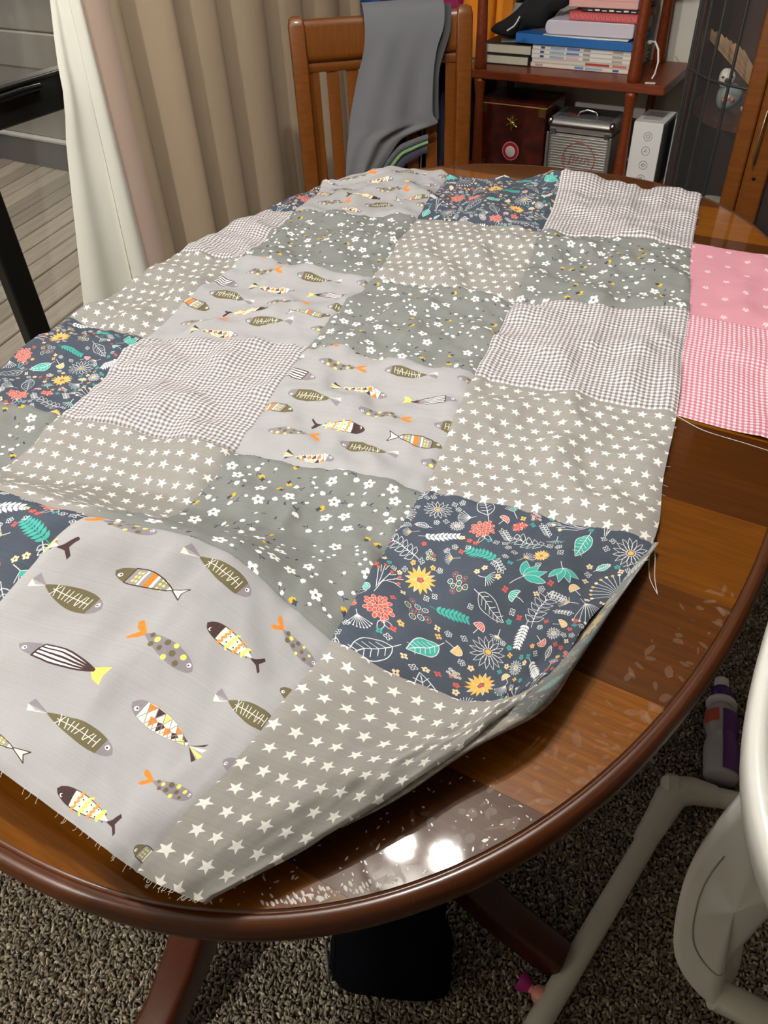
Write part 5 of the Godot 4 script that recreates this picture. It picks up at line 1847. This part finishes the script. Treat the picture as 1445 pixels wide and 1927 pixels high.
# ------------------------------------------------------------------ on the floor
func floor_things() -> void:
	var b := thing("purple_bottle", "clear plastic bottle with purple label and collar lying on carpet", "bottle", Vector3(0.546, 0.034, -0.008), 0.0)
	var ax := Vector3(-0.045, 0.0, -0.205).normalized()
	var bs := Basis(ax.cross(Vector3.UP).normalized(), ax, Vector3.UP)
	var g := Geo.new()
	g.lathe([[0.0, 0.0], [0.024, 0.0], [0.03, 0.006], [0.031, 0.06], [0.026, 0.085], [0.0265, 0.095], [0.031, 0.115], [0.029, 0.14], [0.018, 0.16], [0.0, 0.16]], Vector3.ZERO, 24, bs)
	var bm := mat(c8(178, 175, 175), 0.15)
	obj("body", g, bm, b)
	g = Geo.new()
	var lp := PackedVector3Array()
	for e in [[0.0316, 0.008], [0.0321, 0.058], [0.0275, 0.084], [0.0275, 0.096], [0.0318, 0.115], [0.0305, 0.135]]:
		for k in 13:
			var a := -0.7 + 2.4 * k / 12.0
			lp.append(bs * Vector3(cos(a) * e[0], e[1], sin(a) * e[0]))
	g.grid(lp, 6, 13)
	obj("label", g, mat(c8(92, 30, 118), 0.35), b, "purple label")
	g = Geo.new()
	var op := PackedVector3Array()
	for e in [[0.0297, 0.107], [0.0316, 0.115], [0.0312, 0.125], [0.0300, 0.135]]:
		for k in 9:
			var a := 1.9 + 1.1 * k / 8.0
			op.append(bs * Vector3(cos(a) * e[0], e[1], sin(a) * e[0]))
	g.grid(op, 4, 9)
	obj("label_patch", g, mat(c8(196, 84, 62), 0.4), b, "small orange red label patch")
	g = Geo.new()
	g.lathe([[0.0, 0.158], [0.027, 0.158], [0.028, 0.164], [0.026, 0.17], [0.0, 0.17]], Vector3.ZERO, 20, bs)
	obj("ring", g, M.white, b)
	g = Geo.new()
	g.lathe([[0.0, 0.17], [0.018, 0.17], [0.019, 0.19], [0.016, 0.20], [0.0, 0.20]], Vector3.ZERO, 20, bs)
	obj("collar", g, mat(c8(70, 34, 120), 0.35), b)
	g = Geo.new()
	g.lathe([[0.0, 0.20], [0.014, 0.20], [0.013, 0.222], [0.0, 0.224]], Vector3.ZERO, 18, bs)
	obj("cap", g, M.white, b)
	# toy
	var t := thing("toy_figurine", "tiny pink toy figurine in a magenta skirt lying on the carpet", "toy", Vector3(0.368, 0.014, 0.452), -0.15)
	var tx := Basis(Vector3.BACK, Vector3.RIGHT, Vector3.UP)
	g = Geo.new()
	g.lathe([[0.0, -0.004], [0.0145, -0.004], [0.015, 0.0], [0.012, 0.006], [0.0075, 0.014], [0.0, 0.015]], Vector3.ZERO, 20, tx)
	obj("skirt", g, mat(c8(170, 42, 120), 0.4), t)
	g = Geo.new()
	g.lathe([[0.0, 0.012], [0.007, 0.013], [0.006, 0.02], [0.0, 0.022]], Vector3.ZERO, 16, tx)
	obj("body", g, mat(c8(232, 150, 160), 0.4), t)
	g = Geo.new()
	g.lathe([[0.0, 0.017], [0.006, 0.018], [0.012, 0.023], [0.0145, 0.031], [0.013, 0.039], [0.007, 0.045], [0.0, 0.0465]], Vector3(0, 0.003, 0), 20, tx)
	obj("head", g, mat(c8(236, 158, 148), 0.4), t)
	for s in [-1.0, 1.0]:
		g = Geo.new()
		g.lathe([[0.0, 0.006], [0.0022, 0.004], [0.003, 0.0], [0.0, -0.001]], Vector3(0.041, 0.008, s * 0.006), 10, Basis(Vector3.BACK, -0.7))
		obj("ear", g, mat(c8(226, 140, 136), 0.4), t)
	# soft dark bag under the table
	var n := thing("navy_bag", "dark navy soft fabric bag standing on carpet beneath the table", "bag", Vector3(0.185, 0, 0.525), 0.42)
	var p := PackedVector3Array()
	for r in 21:
		var v := r / 20.0
		var y := lerpf(0.0, 0.25, v)
		var k0 := 1.0 - 0.12 * v + 0.06 * sin(v * 7.0)
		if r == 0 or r == 20:
			k0 *= 0.93
		for k in 40:
			var a := TAU * k / 40
			var u := signf(cos(a)) * pow(absf(cos(a)), 0.45)
			var w := signf(sin(a)) * pow(absf(sin(a)), 0.45)
			var nn := 1.0 + 0.05 * noise.get_noise_3d(u * 70, v * 90, w * 70)
			p.append(Vector3(u * 0.088 * k0 * nn, y, w * 0.05 * k0 * nn))
	g = Geo.new()
	g.grid(p, 21, 40, true)
	var cap := Vector3(0, 0.245, 0)
	for k in 40:
		g.tri(cap, p[20 * 40 + k], p[20 * 40 + (k + 1) % 40], Vector3.UP)
	obj("body", g, M.navy, n)
	g = Geo.new()
	g.tube([Vector3(-0.086, 0.01, 0.047), Vector3(-0.087, 0.06, 0.048), Vector3(-0.083, 0.11, 0.046), Vector3(-0.079, 0.2, 0.044)], 0.0016, 6, [], Vector3.BACK)
	obj("piping", g, mat(c8(92, 94, 100), 0.7), n, "thin grey piping along the edge")
	# scraps of thread on the carpet
	var s := Geo.new()
	var r2 := RandomNumberGenerator.new()
	r2.seed = 19
	for k in 16:
		var o := Vector3(r2.randf_range(-0.42, 0.3), 0.012, r2.randf_range(0.68, 0.95))
		var a := r2.randf() * TAU
		var l := r2.randf_range(0.003, 0.011)
		s.tube([o, o + Vector3(cos(a), 0.15, sin(a)) * l, o + Vector3(cos(a + 0.5), 0.1, sin(a + 0.5)) * l * 1.7], 0.0007, 5)
	var so := obj("thread_scraps", s, M.white_thread)
	tag(so, "tiny white thread scraps scattered on the carpet near the table", "thread")
	so.set_meta("kind", "stuff")

func carpet() -> void:
	var g := Geo.new()
	g.lathe([[0.0, 0.007], [0.0016, 0.006], [0.0022, 0.003], [0.0015, 0.0]], Vector3.ZERO, 5)
	var mm := MultiMesh.new()
	mm.transform_format = MultiMesh.TRANSFORM_3D
	mm.use_colors = true
	mm.mesh = g.mesh()
	var r := RandomNumberGenerator.new()
	r.seed = 66
	var xf := []
	var step := 0.0046
	for a in 350:
		for b in 362:
			var x := -0.72 + a * step + r.randf_range(-0.5, 0.5) * step
			var z := -0.70 + b * step + r.randf_range(-0.5, 0.5) * step
			if (z < 0.12 and x < 0.3) or (z < 0.4 and x < 0.0):
				continue
			xf.append([Vector3(x, r.randf_range(-0.001, 0.003), z), r.randf() * TAU, r.randf_range(0.7, 1.25), r.randf()])
	mm.instance_count = xf.size()
	for k in xf.size():
		var e: Array = xf[k]
		var bs := Basis(Vector3(cos(e[1]), 0, sin(e[1])), (e[3] - 0.5) * 1.3).scaled(Vector3(e[2], e[2] * (0.75 + 0.5 * e[3]), e[2] * 1.9))
		mm.set_instance_transform(k, Transform3D(Basis(Vector3.UP, e[1]) * bs, e[0]))
		var t := fmod(e[3] * 7.31, 1.0)
		var c := c8(112, 101, 85).lerp(c8(196, 184, 162), t * t)
		mm.set_instance_color(k, c.srgb_to_linear())
	var mi := MultiMeshInstance3D.new()
	mi.multimesh = mm
	var m := mat(Color.WHITE, 1.0)
	m.vertex_color_use_as_albedo = true
	mi.material_override = m
	mi.name = "carpet_pile"
	mi.set_meta("kind", "stuff")
	tag(mi, "grey brown twisted carpet pile covering the floor around the table", "carpet")
	add_child(mi)

func added_outdoor_lamp() -> void:  # added lamp, out of view, only there to brighten the deck
	var l := thing("added_outdoor_lamp", "added white bulkhead lamp, out of view, brightening the deck outside", "lamp", Vector3(-2.7, 1.85, -2.07))
	var g := Geo.new()
	g.lathe([[0.0, 0.0], [0.09, 0.0], [0.095, 0.01], [0.09, 0.02], [0.0, 0.02]], Vector3.ZERO, 24, Basis(Vector3.RIGHT, PI / 2))
	obj("base_plate", g, M.alu_dark, l)
	g = Geo.new()
	var pr := []
	for k in 7:
		pr.append([0.08 * cos(PI / 2 * k / 6.0), 0.02 + 0.05 * sin(PI / 2 * k / 6.0)])
	g.lathe(pr, Vector3.ZERO, 24, Basis(Vector3.RIGHT, PI / 2))
	var bm := mat(c8(255, 248, 236), 0.5)
	bm.emission_enabled = true
	bm.emission = c8(255, 246, 230)
	bm.emission_energy_multiplier = 5.0
	obj("diffuser", g, bm, l)
	omni(Vector3(0, 0, 0.14), 2.0, 0.06, c8(255, 246, 230), l)

# ------------------------------------------------------------------ on the back wall, behind the chair
func wall_things() -> void:
	var hook := Node3D.new()
	hook.name = "trim_2"
	hook.set_meta("kind", "structure")
	add_child(hook)
	obj("hook_board", span(Vector3(-1.40, 1.28, -2.02), Vector3(-0.72, 1.36, -2.0), 0.003), M.white, hook)
	var spec := [
		["blue_bag", "bright blue cloth bag hanging on the wall nearest the curtain", -1.285, 0.235, 0.785, c8(38, 92, 148)],
		["magenta_bag", "small magenta cloth pouch hanging behind the chair's right post", -1.0, 0.10, 0.82, c8(168, 36, 96)],
		["orange_bag", "orange cloth bag hanging on wall between chair and shelf", -0.885, 0.115, 0.69, c8(236, 140, 24)]]
	for e in spec:
		var t := thing(e[0], e[1], "bag", Vector3(e[2], e[4], -1.965))
		var p := PackedVector3Array()
		var hw: float = e[3] / 2
		var hh: float = 1.12 - e[4]
		for r in 19:
			var v := r / 18.0
			for k in 28:
				var a := TAU * k / 28
				var u := signf(cos(a)) * pow(absf(cos(a)), 0.6)
				var w := signf(sin(a)) * pow(absf(sin(a)), 0.6)
				var sag := (0.4 + 0.6 * sin(PI * minf(v * 2.4, 0.5))) * (1.0 - 0.55 * v)
				var nn := 1.0 + 0.1 * noise.get_noise_3d(u * 80, v * 100 + e[2] * 99, w * 80)
				p.append(Vector3(u * hw * (0.9 + 0.1 * sin(PI * v)) * nn, v * hh, w * 0.045 * sag * nn))
		var g := Geo.new()
		g.grid(p, 19, 28, true)
		for k in 28:
			g.tri(Vector3.ZERO, p[k], p[(k + 1) % 28], Vector3.DOWN)
		obj("body", g, mat(e[5], 0.85), t)
		var hd := Geo.new()
		hd.tube([Vector3(-hw * 0.5, hh - 0.01, 0), Vector3(-hw * 0.3, hh + 0.12, -0.02), Vector3(0, 1.31 - e[4], -0.02), Vector3(hw * 0.3, hh + 0.12, -0.02), Vector3(hw * 0.5, hh - 0.01, 0)], 0.006, 8, [], Vector3.BACK)
		obj("strap", hd, mat(e[5].darkened(0.2), 0.85), t)
		if e[0] == "blue_bag":
			obj("trim_band", span(Vector3(0.03, 0.0, 0.036), Vector3(0.06, 0.30, 0.05), 0.004), mat(c8(70, 40, 96), 0.85), t, "purple trim band")
		var pg := Geo.new()
		pg.tube([Vector3(e[2], 1.325, -2.0), Vector3(e[2], 1.325, -1.955), Vector3(e[2], 1.34, -1.95)], 0.007, 8)
		obj("hook", pg, M.chrome, hook)
	var wp := thing("white_board", "narrow white board standing on the floor against the back wall", "board", Vector3(-1.135, 0, -1.99))
	obj("panel", span(Vector3(-0.045, 0, -0.012), Vector3(0.045, 1.20, 0.0), 0.002), M.white, wp)
	obj("edge_strip", span(Vector3(0.045, 0, -0.013), Vector3(0.05, 1.20, 0.001), 0.001), mat(c8(150, 148, 146), 0.6), wp)
